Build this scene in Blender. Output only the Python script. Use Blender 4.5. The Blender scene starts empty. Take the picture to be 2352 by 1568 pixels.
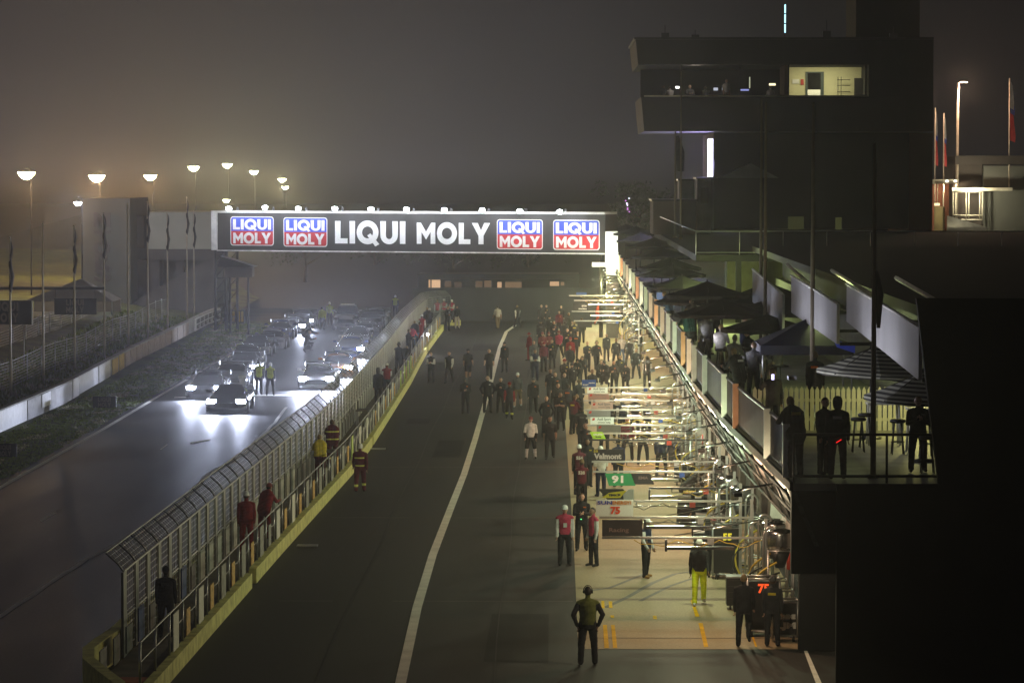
import bpy, bmesh, math, random
from mathutils import Vector, Matrix
import numpy as np
random.seed(7)
R = math.radians
SC = bpy.context.scene
COL = SC.collection
# ------------------------------------------------------------- camera
F, CX, CY, VX, VY, CH = 7700.0, 1176.0, 784.0, 1270.0, 400.0, 11.5
PHI = math.atan((CY - VY) / F)
THE = math.atan((VX - CX) / F * math.cos(PHI))
cam_d = bpy.data.cameras.new('camera')
cam_d.sensor_width = 36.0
cam_d.lens = 36.0 * F / 2352.0
cam_d.clip_start = 1.0
cam_d.clip_end = 3000.0
cam = bpy.data.objects.new('camera', cam_d)
cam.location = (0, 0, CH)
cam.rotation_euler = (math.pi / 2 - PHI, 0, THE)
COL.objects.link(cam)
SC.camera = cam
# ------------------------------------------------------------- night sky
world = bpy.data.worlds.new('World')
SC.world = world
world.use_nodes = True
wn = world.node_tree
bg = wn.nodes['Background']
sky = wn.nodes.new('ShaderNodeTexSky')
sky.sky_type = 'NISHITA'
sky.sun_disc = False
sky.sun_elevation = R(-6)
sky.sun_rotation = R(150)
warm = wn.nodes.new('ShaderNodeMix'); warm.data_type = 'RGBA'
warm.inputs[0].default_value = 0.85
warm.inputs[7].default_value = (0.0298, 0.0272, 0.0298, 1)
wn.links.new(sky.outputs[0], warm.inputs[6])
# the fogged town glow is strongest low over the track and fades upwards and towards the dark side
tcw = wn.nodes.new('ShaderNodeTexCoord'); sep = wn.nodes.new('ShaderNodeSeparateXYZ')
wn.links.new(tcw.outputs['Generated'], sep.inputs[0])
rz = wn.nodes.new('ShaderNodeMapRange'); rz.inputs[1].default_value = -.01; rz.inputs[2].default_value = .07; rz.inputs[3].default_value = 1.9; rz.inputs[4].default_value = .95
rx = wn.nodes.new('ShaderNodeMapRange'); rx.inputs[1].default_value = -.04; rx.inputs[2].default_value = .075; rx.inputs[3].default_value = 1.0; rx.inputs[4].default_value = .25
wn.links.new(sep.outputs[2], rz.inputs[0]); wn.links.new(sep.outputs[0], rx.inputs[0])
mu = wn.nodes.new('ShaderNodeMath'); mu.operation = 'MULTIPLY'
rh = wn.nodes.new('ShaderNodeMapRange'); rh.interpolation_type = 'SMOOTHSTEP'
rh.inputs[1].default_value = -.0095; rh.inputs[2].default_value = .004; rh.inputs[3].default_value = .04; rh.inputs[4].default_value = 1.0
wn.links.new(sep.outputs[2], rh.inputs[0])
m2 = wn.nodes.new('ShaderNodeMath'); m2.operation = 'MULTIPLY'
wn.links.new(rz.outputs[0], m2.inputs[0]); wn.links.new(rh.outputs[0], m2.inputs[1])
wn.links.new(m2.outputs[0], mu.inputs[0]); wn.links.new(rx.outputs[0], mu.inputs[1])
wn.links.new(warm.outputs[2], bg.inputs[0]); wn.links.new(mu.outputs[0], bg.inputs[1])
# ------------------------------------------------------------- exposure and sampling
SC.view_settings.view_transform = 'Standard'
SC.view_settings.look = 'None'
SC.view_settings.gamma = 1
SC.view_settings.exposure = 0
cy = SC.cycles
cy.max_bounces = 4
cy.diffuse_bounces = 2
cy.glossy_bounces = 2
cy.transmission_bounces = 2
cy.transparent_max_bounces = 12
cy.volume_bounces = 0
cy.use_denoising = True
cy.use_light_tree = True
cy.sample_clamp_indirect = 2.0
cy.caustics_reflective = False
cy.caustics_refractive = False

# ------------------------------------------------------------- helpers
RM = cam.rotation_euler.to_matrix()
C0 = Vector((0, 0, CH))

def ray(px, py):
    return RM @ Vector(((px - CX) / F, -(py - CY) / F, -1.0))

def at(px, py, Y):
    d = ray(px, py)
    return C0 + d * (Y / d.y)

def gd(px, py, z=0.0):
    d = ray(px, py)
    return C0 + d * ((z - CH) / d.z)

class MB:
    """collects simple shapes into one mesh"""
    def __init__(s):
        s.v, s.f, s.mi, s.sm, s.cur, s.smooth = [], [], [], [], 0, False
    def add(s, vs, fs):
        o = len(s.v)
        s.v += [tuple(v) for v in vs]
        for f in fs:
            s.f.append([o + i for i in f]); s.mi.append(s.cur); s.sm.append(s.smooth)
        return s
    def m(s, i): s.cur = i; return s
    def box(s, x0, x1, y0, y1, z0, z1):
        return s.add([(x0,y0,z0),(x1,y0,z0),(x1,y1,z0),(x0,y1,z0),(x0,y0,z1),(x1,y0,z1),(x1,y1,z1),(x0,y1,z1)],
                     [(0,3,2,1),(4,5,6,7),(0,1,5,4),(1,2,6,5),(2,3,7,6),(3,0,4,7)])
    def obox(s, c, sx, sy, sz, rz=0.0, rx=0.0, ry=0.0):
        M = Matrix.Rotation(rz,3,'Z') @ Matrix.Rotation(ry,3,'Y') @ Matrix.Rotation(rx,3,'X')
        c = Vector(c)
        vs = [c + M @ Vector((a*sx/2, b*sy/2, d*sz/2)) for d in (-1,1) for a,b in ((-1,-1),(1,-1),(1,1),(-1,1))]
        return s.add(vs, [(0,3,2,1),(4,5,6,7),(0,1,5,4),(1,2,6,5),(2,3,7,6),(3,0,4,7)])
    def tube(s, pts, r, n=8, cap=True):
        pts = [Vector(p) for p in pts]
        rs = r if isinstance(r, (list, tuple)) else [r]*len(pts)
        rings = []
        for i, p in enumerate(pts):
            t = (pts[min(i+1,len(pts)-1)] - pts[max(i-1,0)])
            if t.length < 1e-9: t = Vector((0,0,1))
            t.normalize()
            a = Vector((0,0,1)) if abs(t.z) < 0.9 else Vector((1,0,0))
            u = t.cross(a).normalized(); w = u.cross(t)
            rings.append([p + (u*math.cos(2*math.pi*k/n) + w*math.sin(2*math.pi*k/n))*rs[i] for k in range(n)])
        vs = [v for g in rings for v in g]
        fs = []
        for i in range(len(pts)-1):
            for k in range(n):
                k2 = (k+1) % n
                fs.append((i*n+k, i*n+k2, (i+1)*n+k2, (i+1)*n+k))
        if cap:
            fs.append(tuple(range(n))[::-1]); fs.append(tuple((len(pts)-1)*n+k for k in range(n)))
        sv = s.smooth; s.smooth = True
        s.add(vs, fs); s.smooth = sv
        return s
    def lathe(s, c, prof, n=16, axis='z'):
        c = Vector(c); vs = []
        for r, h in prof:
            for k in range(n):
                a = 2*math.pi*k/n
                q = (r*math.cos(a), r*math.sin(a), h)
                if axis == 'x': q = (h, r*math.cos(a), r*math.sin(a))
                if axis == 'y': q = (r*math.cos(a), h, r*math.sin(a))
                vs.append(c + Vector(q))
        fs = []
        for i in range(len(prof)-1):
            for k in range(n):
                k2 = (k+1) % n
                fs.append((i*n+k, i*n+k2, (i+1)*n+k2, (i+1)*n+k))
        fs.append(tuple(range(n))[::-1]); fs.append(tuple((len(prof)-1)*n+k for k in range(n)))
        sv = s.smooth; s.smooth = True
        s.add(vs, fs); s.smooth = sv
        return s
    def prism(s, poly, a, b, M=None):
        """closed 2-D outline (u,v) pulled from depth a to b along w; M maps (u,v,w) to space"""
        M = M or (lambda u,v,w: (u,w,v))
        n = len(poly)
        vs = [M(u,v,a) for u,v in poly] + [M(u,v,b) for u,v in poly]
        fs = [tuple(range(n)), tuple(range(2*n-1, n-1, -1))]
        fs += [(i, n+i, n+(i+1)%n, (i+1)%n) for i in range(n)]
        return s.add(vs, fs)
    def hexa(s, p):
        return s.add(p, [(0,3,2,1),(4,5,6,7),(0,1,5,4),(1,2,6,5),(2,3,7,6),(3,0,4,7)])
    def build(s, name, mats, parent=None, loc=None):
        me = bpy.data.meshes.new(name)
        me.from_pydata(s.v, [], s.f)
        mats = mats if isinstance(mats, (list, tuple)) else [mats]
        for k in mats: me.materials.append(k)
        me.polygons.foreach_set('material_index', s.mi)
        me.polygons.foreach_set('use_smooth', s.sm)
        bm = bmesh.new(); bm.from_mesh(me)
        bmesh.ops.recalc_face_normals(bm, faces=bm.faces)
        bm.to_mesh(me); bm.free()
        me.update()
        o = bpy.data.objects.new(name, me)
        COL.objects.link(o)
        if parent is not None: o.parent = parent
        if loc is not None: o.location = loc
        return o

def tag(o, label=None, cat=None, group=None, kind=None):
    if label: o['label'] = label
    if cat: o['category'] = cat
    if group: o['group'] = group
    if kind: o['kind'] = kind
    return o

def root(name, loc, label, cat, group=None, rz=0.0):
    o = bpy.data.objects.new(name, None)
    o.empty_display_size = 0.2
    COL.objects.link(o)
    o.location = loc; o.rotation_euler.z = rz
    return tag(o, label, cat, group)

def kids(o):
    return [c for c in COL.objects if c.parent == o]

def copy_tree(o, parent=None):
    c = o.copy(); COL.objects.link(c)
    if parent is not None: c.parent = parent
    for ch in list(o.children): copy_tree(ch, c)
    return c

MATS = {}
def mat(name, col, rough=0.6, metal=0.0, var=0.18, scale=2.0, spec=0.4, bump=0.0, det=4):
    if name in MATS: return MATS[name]
    m = bpy.data.materials.new(name); m.use_nodes = True
    nt = m.node_tree; p = nt.nodes['Principled BSDF']
    p.inputs['Roughness'].default_value = rough
    p.inputs['Metallic'].default_value = metal
    p.inputs['Specular IOR Level'].default_value = spec
    tc = nt.nodes.new('ShaderNodeTexCoord')
    nz = nt.nodes.new('ShaderNodeTexNoise'); nz.inputs['Scale'].default_value = scale; nz.inputs['Detail'].default_value = det
    nt.links.new(tc.outputs['Object'], nz.inputs['Vector'])
    rp = nt.nodes.new('ShaderNodeValToRGB')
    rp.color_ramp.elements[0].position = 0.3; rp.color_ramp.elements[1].position = 0.7
    rp.color_ramp.elements[0].color = (*[c*(1-var) for c in col], 1)
    rp.color_ramp.elements[1].color = (*[min(1, c*(1+var)) for c in col], 1)
    nt.links.new(nz.outputs['Fac'], rp.inputs[0])
    nt.links.new(rp.outputs[0], p.inputs['Base Color'])
    if bump:
        b = nt.nodes.new('ShaderNodeBump'); b.inputs['Strength'].default_value = bump
        n2 = nt.nodes.new('ShaderNodeTexNoise'); n2.inputs['Scale'].default_value = scale*8
        nt.links.new(tc.outputs['Object'], n2.inputs['Vector'])
        nt.links.new(n2.outputs['Fac'], b.inputs['Height']); nt.links.new(b.outputs[0], p.inputs['Normal'])
    MATS[name] = m
    return m

def glow(name, col, strength, sampled=False):
    if name in MATS: return MATS[name]
    m = bpy.data.materials.new(name); m.use_nodes = True
    nt = m.node_tree; nt.nodes.remove(nt.nodes['Principled BSDF'])
    e = nt.nodes.new('ShaderNodeEmission'); e.inputs[0].default_value = (*col, 1); e.inputs[1].default_value = strength
    nt.links.new(e.outputs[0], nt.nodes['Material Output'].inputs[0])
    if not sampled: m.cycles.emission_sampling = 'NONE'
    MATS[name] = m
    return m

def lamp(kind, name, loc, power, col, parent=None, radius=0.1, aim=None, angle=90, blend=0.5, size=None):
    d = bpy.data.lights.new(name, kind)
    d.energy = power; d.color = col
    if kind in ('POINT', 'SPOT'): d.shadow_soft_size = radius
    if kind == 'SPOT': d.spot_size = R(angle); d.spot_blend = blend
    if kind == 'AREA':
        d.shape = 'RECTANGLE'; d.size, d.size_y = size; d.spread = R(angle)
    o = bpy.data.objects.new(name, d)
    COL.objects.link(o)
    if aim is not None: o.rotation_euler = (Vector(aim)).to_track_quat('-Z', 'Z' if kind == 'AREA' else 'Y').to_euler()
    if parent is not None: o.parent = parent
    o.location = loc
    return o

# lettering -----------------------------------------------------------
def glyph_bits(ch):
    """bold geometric capitals, unit height, as lists of closed outlines; returns (outlines, width)"""
    t = 0.27
    if ch == 'I': return [[(0,0),(t,0),(t,1),(0,1)]], t
    if ch == 'L': return [[(0,0),(.62,0),(.62,.23),(t,.23),(t,1),(0,1)]], .62
    if ch == 'M':
        return [[(0,0),(t*.95,0),(t*.95,.56),(.5,.2),(.745,.56),(.745,0),(1,0),(1,1),(.78,1),(.5,.58),(.22,1),(0,1)]], 1.0
    if ch == 'Y': return [[(.33,0),(.60,0),(.60,.40),(.95,1),(.64,1),(.465,.66),(.29,1),(-.02,1),(.33,.40)]], .93
    if ch == 'U':
        o = [(0,1),(0,.38)] + [(.43+.43*math.cos(a),.38-.4*math.sin(a)) for a in [math.pi - k*math.pi/12 for k in range(1,12)]] + [(.86,.38),(.86,1),(.59,1),(.59,.38)]
        o += [(.43+.16*math.cos(a),.38-.17*math.sin(a)) for a in [k*math.pi/8 for k in range(1,8)]] + [(t,.38),(t,1)]
        return [o], .86
    if ch in 'OQ':
        n = 28; ring = []
        for k in range(n):
            a, b = 2*math.pi*k/n, 2*math.pi*(k+1)/n
            g = lambda q, r: (.52+.54*r*math.cos(q), .5+.53*r*math.sin(q))
            ring.append([g(a,1),g(b,1),g(b,.5),g(a,.5)])
        if ch == 'Q': ring.append([(.50,.36),(.66,.46),(1.10,-.02),(.90,-.12)])
        return ring, 1.05
    return [], .4

def big_word(mb, word, x0, z0, w, h, y, depth, M, gap=.12):
    """fit WORD into w x h with lower corner x0,z0 on the plane w-coordinate y"""
    pen = 0; lay = []
    for ch in word:
        o, cw = glyph_bits(ch); lay.append((pen, o)); pen += cw + gap
    k = w / (pen - gap)
    for px, outs in lay:
        for i, poly in enumerate(outs):
            dy = 0.002*(len(outs) > 1 and i == len(outs)-1 and len(poly) == 4 and word.count('Q') > 0 and i == 28)
            mb.prism([(x0 + (px+u)*k, z0 + v*h) for u, v in poly], y, y - depth - dy, M)

def text_mesh(name, body, size, m, parent, loc, rot, bold=0.0, width=None, depth=0.004):
    c = bpy.data.curves.new(name, 'FONT')
    c.body = body; c.size = size; c.align_x = 'CENTER'; c.align_y = 'CENTER'
    c.offset = bold; c.extrude = depth; c.resolution_u = 2
    t = bpy.data.objects.new(name, c); COL.objects.link(t)
    dg = bpy.context.evaluated_depsgraph_get()
    me = bpy.data.meshes.new_from_object(t.evaluated_get(dg))
    bpy.data.objects.remove(t); bpy.data.curves.remove(c)
    me.materials.clear(); me.materials.append(m)
    o = bpy.data.objects.new(name, me); COL.objects.link(o)
    if width and me.vertices:
        xs = [v.co.x for v in me.vertices]; o.scale.x = width / max(1e-3, max(xs) - min(xs))
    o.parent = parent; o.location = loc; o.rotation_euler = rot
    return o

# palette -------------------------------------------------------------
white_paint = mat('white_paint', (.75,.75,.74), .5)
cream_paint = mat('cream_paint', (.62,.58,.48), .5)
black_paint = mat('black_paint', (.012,.012,.013), .45)
dark_metal = mat('dark_metal', (.04,.04,.042), .4, .6)
galv = mat('galvanised_steel', (.42,.43,.44), .38, .85, .2)
bright_steel = mat('bright_steel', (.62,.62,.62), .22, 1.0, .1)
chrome = mat('polished_alloy', (.72,.72,.72), .16, 1.0, .08)
concrete = mat('concrete', (.30,.29,.27), .85, 0, .25, 1.2)
# ============================================================= GROUND
def road_mat(name, col, rough, spec=0.5, streak=0.0):
    m = bpy.data.materials.new(name); m.use_nodes = True
    nt = m.node_tree; p = nt.nodes['Principled BSDF']
    tc = nt.nodes.new('ShaderNodeTexCoord')
    mp = nt.nodes.new('ShaderNodeMapping'); mp.inputs['Scale'].default_value = (1, .12 if streak else .6, 1)
    nt.links.new(tc.outputs['Object'], mp.inputs[0])
    a = nt.nodes.new('ShaderNodeTexNoise'); a.inputs['Scale'].default_value = .55; a.inputs['Detail'].default_value = 6
    b = nt.nodes.new('ShaderNodeTexNoise'); b.inputs['Scale'].default_value = 14; b.inputs['Detail'].default_value = 5
    nt.links.new(mp.outputs[0], a.inputs['Vector']); nt.links.new(tc.outputs['Object'], b.inputs['Vector'])
    mx = nt.nodes.new('ShaderNodeMath'); mx.operation = 'MULTIPLY_ADD'; mx.inputs[1].default_value = .45
    nt.links.new(b.outputs['Fac'], mx.inputs[0])
    sc = nt.nodes.new('ShaderNodeMath'); sc.operation = 'MULTIPLY'; sc.inputs[1].default_value = .6
    nt.links.new(a.outputs['Fac'], sc.inputs[0]); nt.links.new(sc.outputs[0], mx.inputs[2])
    rp = nt.nodes.new('ShaderNodeValToRGB')
    rp.color_ramp.elements[0].position = .3; rp.color_ramp.elements[1].position = .72
    rp.color_ramp.elements[0].color = (*[c*.62 for c in col], 1); rp.color_ramp.elements[1].color = (*[c*1.3 for c in col], 1)
    nt.links.new(mx.outputs[0], rp.inputs[0]); nt.links.new(rp.outputs[0], p.inputs['Base Color'])
    r2 = nt.nodes.new('ShaderNodeMapRange'); r2.inputs[1].default_value = .3; r2.inputs[2].default_value = .7
    r2.inputs[3].default_value = rough - .08; r2.inputs[4].default_value = rough + .1
    nt.links.new(mx.outputs[0], r2.inputs[0]); nt.links.new(r2.outputs[0], p.inputs['Roughness'])
    p.inputs['Specular IOR Level'].default_value = spec
    bp = nt.nodes.new('ShaderNodeBump'); bp.inputs['Strength'].default_value = .25; bp.inputs['Distance'].default_value = .02
    b3 = nt.nodes.new('ShaderNodeTexNoise'); b3.inputs['Scale'].default_value = 40
    nt.links.new(tc.outputs['Object'], b3.inputs['Vector']); nt.links.new(b3.outputs['Fac'], bp.inputs['Height'])
    nt.links.new(bp.outputs[0], p.inputs['Normal'])
    return m

def grass_mat(name, lo, hi, pale):
    m = bpy.data.materials.new(name); m.use_nodes = True
    nt = m.node_tree; p = nt.nodes['Principled BSDF']; p.inputs['Roughness'].default_value = .9
    p.inputs['Specular IOR Level'].default_value = .15
    tc = nt.nodes.new('ShaderNodeTexCoord')
    mp = nt.nodes.new('ShaderNodeMapping'); mp.inputs['Scale'].default_value = (.5, .22, 1)
    nt.links.new(tc.outputs['Object'], mp.inputs[0])
    a = nt.nodes.new('ShaderNodeTexNoise'); a.inputs['Scale'].default_value = 1.6; a.inputs['Detail'].default_value = 8; a.inputs['Roughness'].default_value = .65
    nt.links.new(mp.outputs[0], a.inputs['Vector'])
    rp = nt.nodes.new('ShaderNodeValToRGB'); e = rp.color_ramp.elements
    e[0].position = .36; e[0].color = (*lo, 1); e[1].position = .56; e[1].color = (*hi, 1)
    x = rp.color_ramp.elements.new(.68); x.color = (*pale, 1)
    nt.links.new(a.outputs['Fac'], rp.inputs[0]); nt.links.new(rp.outputs[0], p.inputs['Base Color'])
    bp = nt.nodes.new('ShaderNodeBump'); bp.inputs['Strength'].default_value = .6
    b3 = nt.nodes.new('ShaderNodeTexNoise'); b3.inputs['Scale'].default_value = 12
    nt.links.new(tc.outputs['Object'], b3.inputs['Vector']); nt.links.new(b3.outputs['Fac'], bp.inputs['Height'])
    nt.links.new(bp.outputs[0], p.inputs['Normal'])
    return m

asphalt_track = road_mat('track_asphalt', (.032,.032,.033), .52, .07, 1)
asphalt_lane = road_mat('lane_asphalt', (.036,.036,.035), .7, .15, 1)
slab_concrete = road_mat('apron_concrete', (.36,.285,.175), .75, .2, 1)
verge_grass = grass_mat('verge_grass', (.03,.038,.010), (.085,.10,.022), (.30,.30,.17))
bank_grass = grass_mat('bank_grass', (.02,.028,.008), (.06,.08,.016), (.10,.11,.03))
dirt = mat('dark_ground', (.03,.032,.022), .95, 0, .4, .3)
road_paint = mat('road_paint', (.80,.77,.68), .75, 0, .14, 1.5, .15)
yellow_paint = mat('yellow_paint', (.74,.43,.005), .8, 0, .2, 2, .06)

MB().box(-700, 700, -30, 1400, -1.2, -.9).build('terrain', dirt)['kind'] = 'structure'

def sheet(name, rows, m, z=0.0):
    """rows: (Y, x0, x1)"""
    b = MB(); v = []; f = []
    for Y, x0, x1 in rows: v += [(x0, Y, z), (x1, Y, z)]
    for i in range(len(rows)-1): f.append((2*i, 2*i+1, 2*i+3, 2*i+2))
    b.add(v, f); o = b.build(name, m); o['kind'] = 'structure'; return o

sheet('ground', [(20,-60,40),(258,-60,40),(262,-60,40)], dirt, -.02)
sheet('race_track', [(30,-20.75,-9.2),(262,-20.75,-9.2)], asphalt_track, 0)
sheet('pit_lane', [(30,-9.19,40),(258,-9.19,12)], asphalt_lane, 0)
sheet('pit_apron', [(80.9,.62,6.6),(105,.66,6.6),(140,.6,6.6),(257,.4,7.2)], slab_concrete, .006)
sheet('track_verge', [(30,-25.4,-20.76),(200,-26,-20.76),(262,-27,-20.76)], verge_grass, .004)
# grass bank with a slope away from the track
b = MB(); prof = [(-24.2,.02),(-26,.25),(-28,.5),(-30,.75),(-33,1.2),(-40,1.7),(-60,2.2),(-140,2.4)]
ys = [100,140,170,200,230,262,330,420]
for Y in ys:
    for x, z in prof: b.v.append((x - (Y>190)*(Y-190)*.025, Y, z + .12*math.sin(Y*.3+x)*(x<-26)))
n = len(prof)
for i in range(len(ys)-1):
    for k in range(n-1):
        b.f.append([i*n+k, i*n+k+1, (i+1)*n+k+1, (i+1)*n+k]); b.mi.append(0); b.sm.append(True)
b.build('grass_bank', bank_grass)['kind'] = 'structure'

def ribbon(name, pts, w, m, z, wob=0.0):
    b = MB(); pts = [Vector(p) for p in pts]; fine = []
    for a, c in zip(pts, pts[1:]):
        k = max(1, int((c-a).length / (2.0 if wob else 6)))
        for i in range(k): fine.append(a.lerp(c, i/k))
    fine.append(pts[-1]); rows = []
    for i, p in enumerate(fine):
        t = (fine[min(i+1,len(fine)-1)] - fine[max(i-1,0)]).normalized(); s = Vector((t.y,-t.x,0))
        d = Vector((random.uniform(-wob,wob),0,0)); ww = w*random.uniform(.85,1.1) if wob else w
        rows.append((p + d - s*ww/2, p + d + s*ww/2))
    v = []; f = []
    for a, c in rows: v += [(a.x,a.y,z),(c.x,c.y,z)]
    for i in range(len(rows)-1): f.append((2*i,2*i+1,2*i+3,2*i+2))
    o = b.add(v, f).build(name, m); o['kind'] = 'structure'; return o

ribbon('pit_lane_line', [gd(x,y) for x,y in [(908,1620),(920,1568),(958,1395),(994,1274),(1036,1165),(1066,1089),(1091,1010),(1113,932),(1132,860),(1148,797),(1163,762),(1184,747)]], .25, road_paint, .012)
ribbon('track_edge_line', [(-20.35,60,0),(-20.3,150,0),(-20.6,200,0),(-21.0,258,0)], .22, road_paint, .012)
ribbon('grid_line', [gd(x,y) for x,y in [(-40,1437),(0,1415),(165,1303),(325,1218),(400,1165),(480,1088),(560,1042),(582,1020),(612,988),(640,962),(660,935)]], .17, road_paint, .012, .07)
def mark(name, pts, m, z=.013):
    o = MB().add([(*gd(x,y)[:2], z) for x,y in pts], [(0,1,2,3)]).build(name, m); o['kind'] = 'structure'; return o
mark('start_line', [(563,906),(700,906),(700,909.5),(563,909.5)], road_paint)
mark('start_line', [(400,911),(478,911),(478,914),(400,914)], road_paint)
mark('grid_mark', [(92,1196),(128,1176),(131,1178),(96,1198)], road_paint)
mark('grid_mark', [(437,1016),(482,1009),(483,1011),(438,1019)], road_paint)
mark('grid_mark', [(628,970),(648,949),(651,949),(632,970)], road_paint)
mark('grid_mark', [(367,1032),(383,1020),(386,1021),(371,1033)], road_paint)
mark('track_kerb_edge', [(1846,1494),(1854,1494),(1890,1575),(1876,1575)], road_paint)
for q in [[(1385,1435),(1394,1435),(1399,1488),(1388,1488)],[(1403.5,1435),(1412,1435),(1418,1488),(1408,1488)],
          [(1381,1380),(1388,1380),(1389,1397),(1382,1397)],[(1398,1381),(1406,1381),(1407,1396),(1399,1396)],
          [(1382,1412),(1387,1412),(1387,1419),(1382,1419)],[(1402,1413),(1410,1413),(1411,1419),(1403,1419)],
          [(1499,1414),(1508,1414),(1509,1422),(1501,1422)],[(1586,1378),(1591,1378),(1607,1416),(1597,1416)],
          [(1604,1431),(1614,1431),(1627,1486),(1617,1486)],[(1667,1334),(1669,1334),(1684,1362),(1680,1362)],
          [(1719,1436),(1722,1436),(1739,1485),(1734,1485)]]:
    mark('yellow_marking', q, yellow_paint)
# black rubber sweeps left on the apron
rubber = mat('tyre_rubber_mark', (.13,.12,.10), .75, 0, .3, 3)
ribbon('tyre_mark', [gd(x,y) for x,y in [(1390,1395),(1440,1372),(1500,1338),(1550,1318),(1590,1312)]], .16, rubber, .010)
ribbon('tyre_mark', [gd(x,y) for x,y in [(1360,1356),(1400,1350),(1450,1330),(1480,1318)]], .13, rubber, .010)
ribbon('tyre_mark', [gd(x,y) for x,y in [(1470,1380),(1540,1345),(1600,1325)]], .13, rubber, .0095)
# worn patches and seams in the lane and track
patch_d = road_mat('patch_dark', (.027,.027,.027), .6, .04); patch_l = road_mat('patch_light', (.046,.045,.042), .7, .1)
seal = mat('crack_seal', (.02,.02,.02), .6, 0, .2, 3, .2); joint_seal = seal
rg = random.Random(5)
for i in range(16):
    Y = 78 + i*11 + rg.uniform(-3,3); x0 = rg.uniform(-7.2,-4.6) if i % 2 else rg.uniform(-2.9,-1.2); w = rg.uniform(.9,1.7); L = rg.uniform(3,9)
    sheet('asphalt_patch', [(Y,x0,x0+w),(Y+L,x0+rg.uniform(-.1,.1),x0+w)], (patch_d, patch_l)[rg.random() < .45], .004+.0001*i)
for x in (-5.4,-1.35): ribbon('asphalt_seam', [(x+.05*math.sin(Y*.2),Y,0) for Y in range(70,256,6)], .035, seal, .0075)
for i in range(9):
    Y = 80 + i*17 + rg.uniform(-4,4); x = rg.uniform(-7,-3)
    ribbon('crack_seal', [(x+.55*k, Y + .12*math.sin(k*1.7+i), 0) for k in range(6)], .03, joint_seal, .008)
# joints sawn in the slabs
joint = mat('slab_joint', (.10,.095,.085), .9)
for y in (1465,1352,1262,1180,1090,1010,930,870,820,780):
    p = gd(1300, y); sheet('slab_joint', [(p.y-.03,.7,6.5),(p.y+.03,.7,6.5)], joint, .0115)
for Y in (90,112,131.5,165.5,182,201):
    sheet('lane_joint', [(Y-.05,-7.4,.55),(Y+.05,-7.4,.55)], joint, .004)

# real blades on the verge so that low light catches them
blade = mat('grass_blade', (.17,.23,.04), .85, 0, .35, 1.2, .2); blade_p = mat('grass_blade_dry', (.46,.43,.26), .85, 0, .25, 1.5, .2)
def grass_field(name, n, xf, y0, y1, hmax, seed):
    rg2 = random.Random(seed); b = MB()
    for _ in range(n):
        Y = y0 + (y1-y0)*rg2.random()**1.5; x0, x1, zf = xf(Y); x = rg2.uniform(x0, x1); z = zf(x)
        clump = math.sin(x*2.1+math.sin(Y*.37)*2)*math.sin(Y*.55+x*.7)
        b.m(1 if clump > .45 and rg2.random() < .8 else 0)
        for k in range(3):
            a = rg2.uniform(0,math.pi); h = hmax*rg2.uniform(.5,1.1); w = rg2.uniform(.03,.07); q = Vector((x+rg2.uniform(-.12,.12), Y+rg2.uniform(-.2,.2), z))
            d = Vector((math.cos(a),math.sin(a),0))*w; t = Vector((rg2.uniform(-.05,.05),rg2.uniform(-.05,.05),h))
            b.add([q-d,q+d,q+d*.3+t,q-d*.3+t],[(0,1,2,3)])
    o = b.build(name, [blade, blade_p]); o['kind'] = 'stuff'; return o
grass_field('grass', 9000, lambda Y: (-24.3-(Y>190)*(Y-190)*.025, -20.75, lambda x: .0), 95, 258, .065, 8)
grass_field('bank_weeds', 6000, lambda Y: (-31-(Y>190)*(Y-190)*.025, -25.2-(Y>190)*(Y-190)*.025, lambda x: max(.05,(-x-24.5)*.13)), 120, 255, .22, 9)
# ============================================================= LEFT OF THE TRACK
# concrete barrier with banners
base_px = [(-260,1118),(0,995),(147,929),(310,834),(412,782),(475,748),(505,736)]
def base_at(px):
    for (x0,y0),(x1,y1) in zip(base_px, base_px[1:]):
        if px <= x1: return gd(px, y0 + (y1-y0)*(px-x0)/(x1-x0))
    return gd(*base_px[-1])
bar = root('concrete_barrier', base_at(147), 'long low concrete barrier hung with sponsor banners beside the grass verge', 'barrier')
def strip(mb, x0, x1, z0, z1, off, th=.03):
    k = max(1, int((x1-x0)/25)); pts = [base_at(x0+(x1-x0)*i/k) for i in range(k+1)]
    for a, c in zip(pts, pts[1:]):
        d = (c-a).normalized(); nrm = Vector((d.y,-d.x,0))
        o0, o1 = nrm*off, nrm*(off-th)
        mb.hexa([a+o0+Vector((0,0,z0)), c+o0+Vector((0,0,z0)), c+o1+Vector((0,0,z0)), a+o1+Vector((0,0,z0)),
                 a+o0+Vector((0,0,z1)), c+o0+Vector((0,0,z1)), c+o1+Vector((0,0,z1)), a+o1+Vector((0,0,z1))])
    return mb
def inplace(o, r):
    """keep a mesh given in world space where it is when it is parented to a root"""
    o.parent = r; o.matrix_parent_inverse = r.matrix_basis.inverted() if r.type == 'EMPTY' else Matrix()
    return o
bpy.context.view_layer.update()
inplace(strip(MB(), -260, 505, 0, 1.05, 0, .3).build('wall', concrete), bar)
white_cloth = mat('white_banner', (.72,.72,.74), .7, 0, .12, 3)
grey_cloth = mat('grey_banner', (.26,.25,.24), .7, 0, .35, 4)
tan_cloth = mat('tan_banner', (.30,.23,.17), .7, 0, .3, 3)
gold_cloth = mat('gold_banner', (.55,.38,.08), .7, 0, .2, 3)
dark_ink = mat('dark_ink', (.035,.035,.04), .6)
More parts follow.
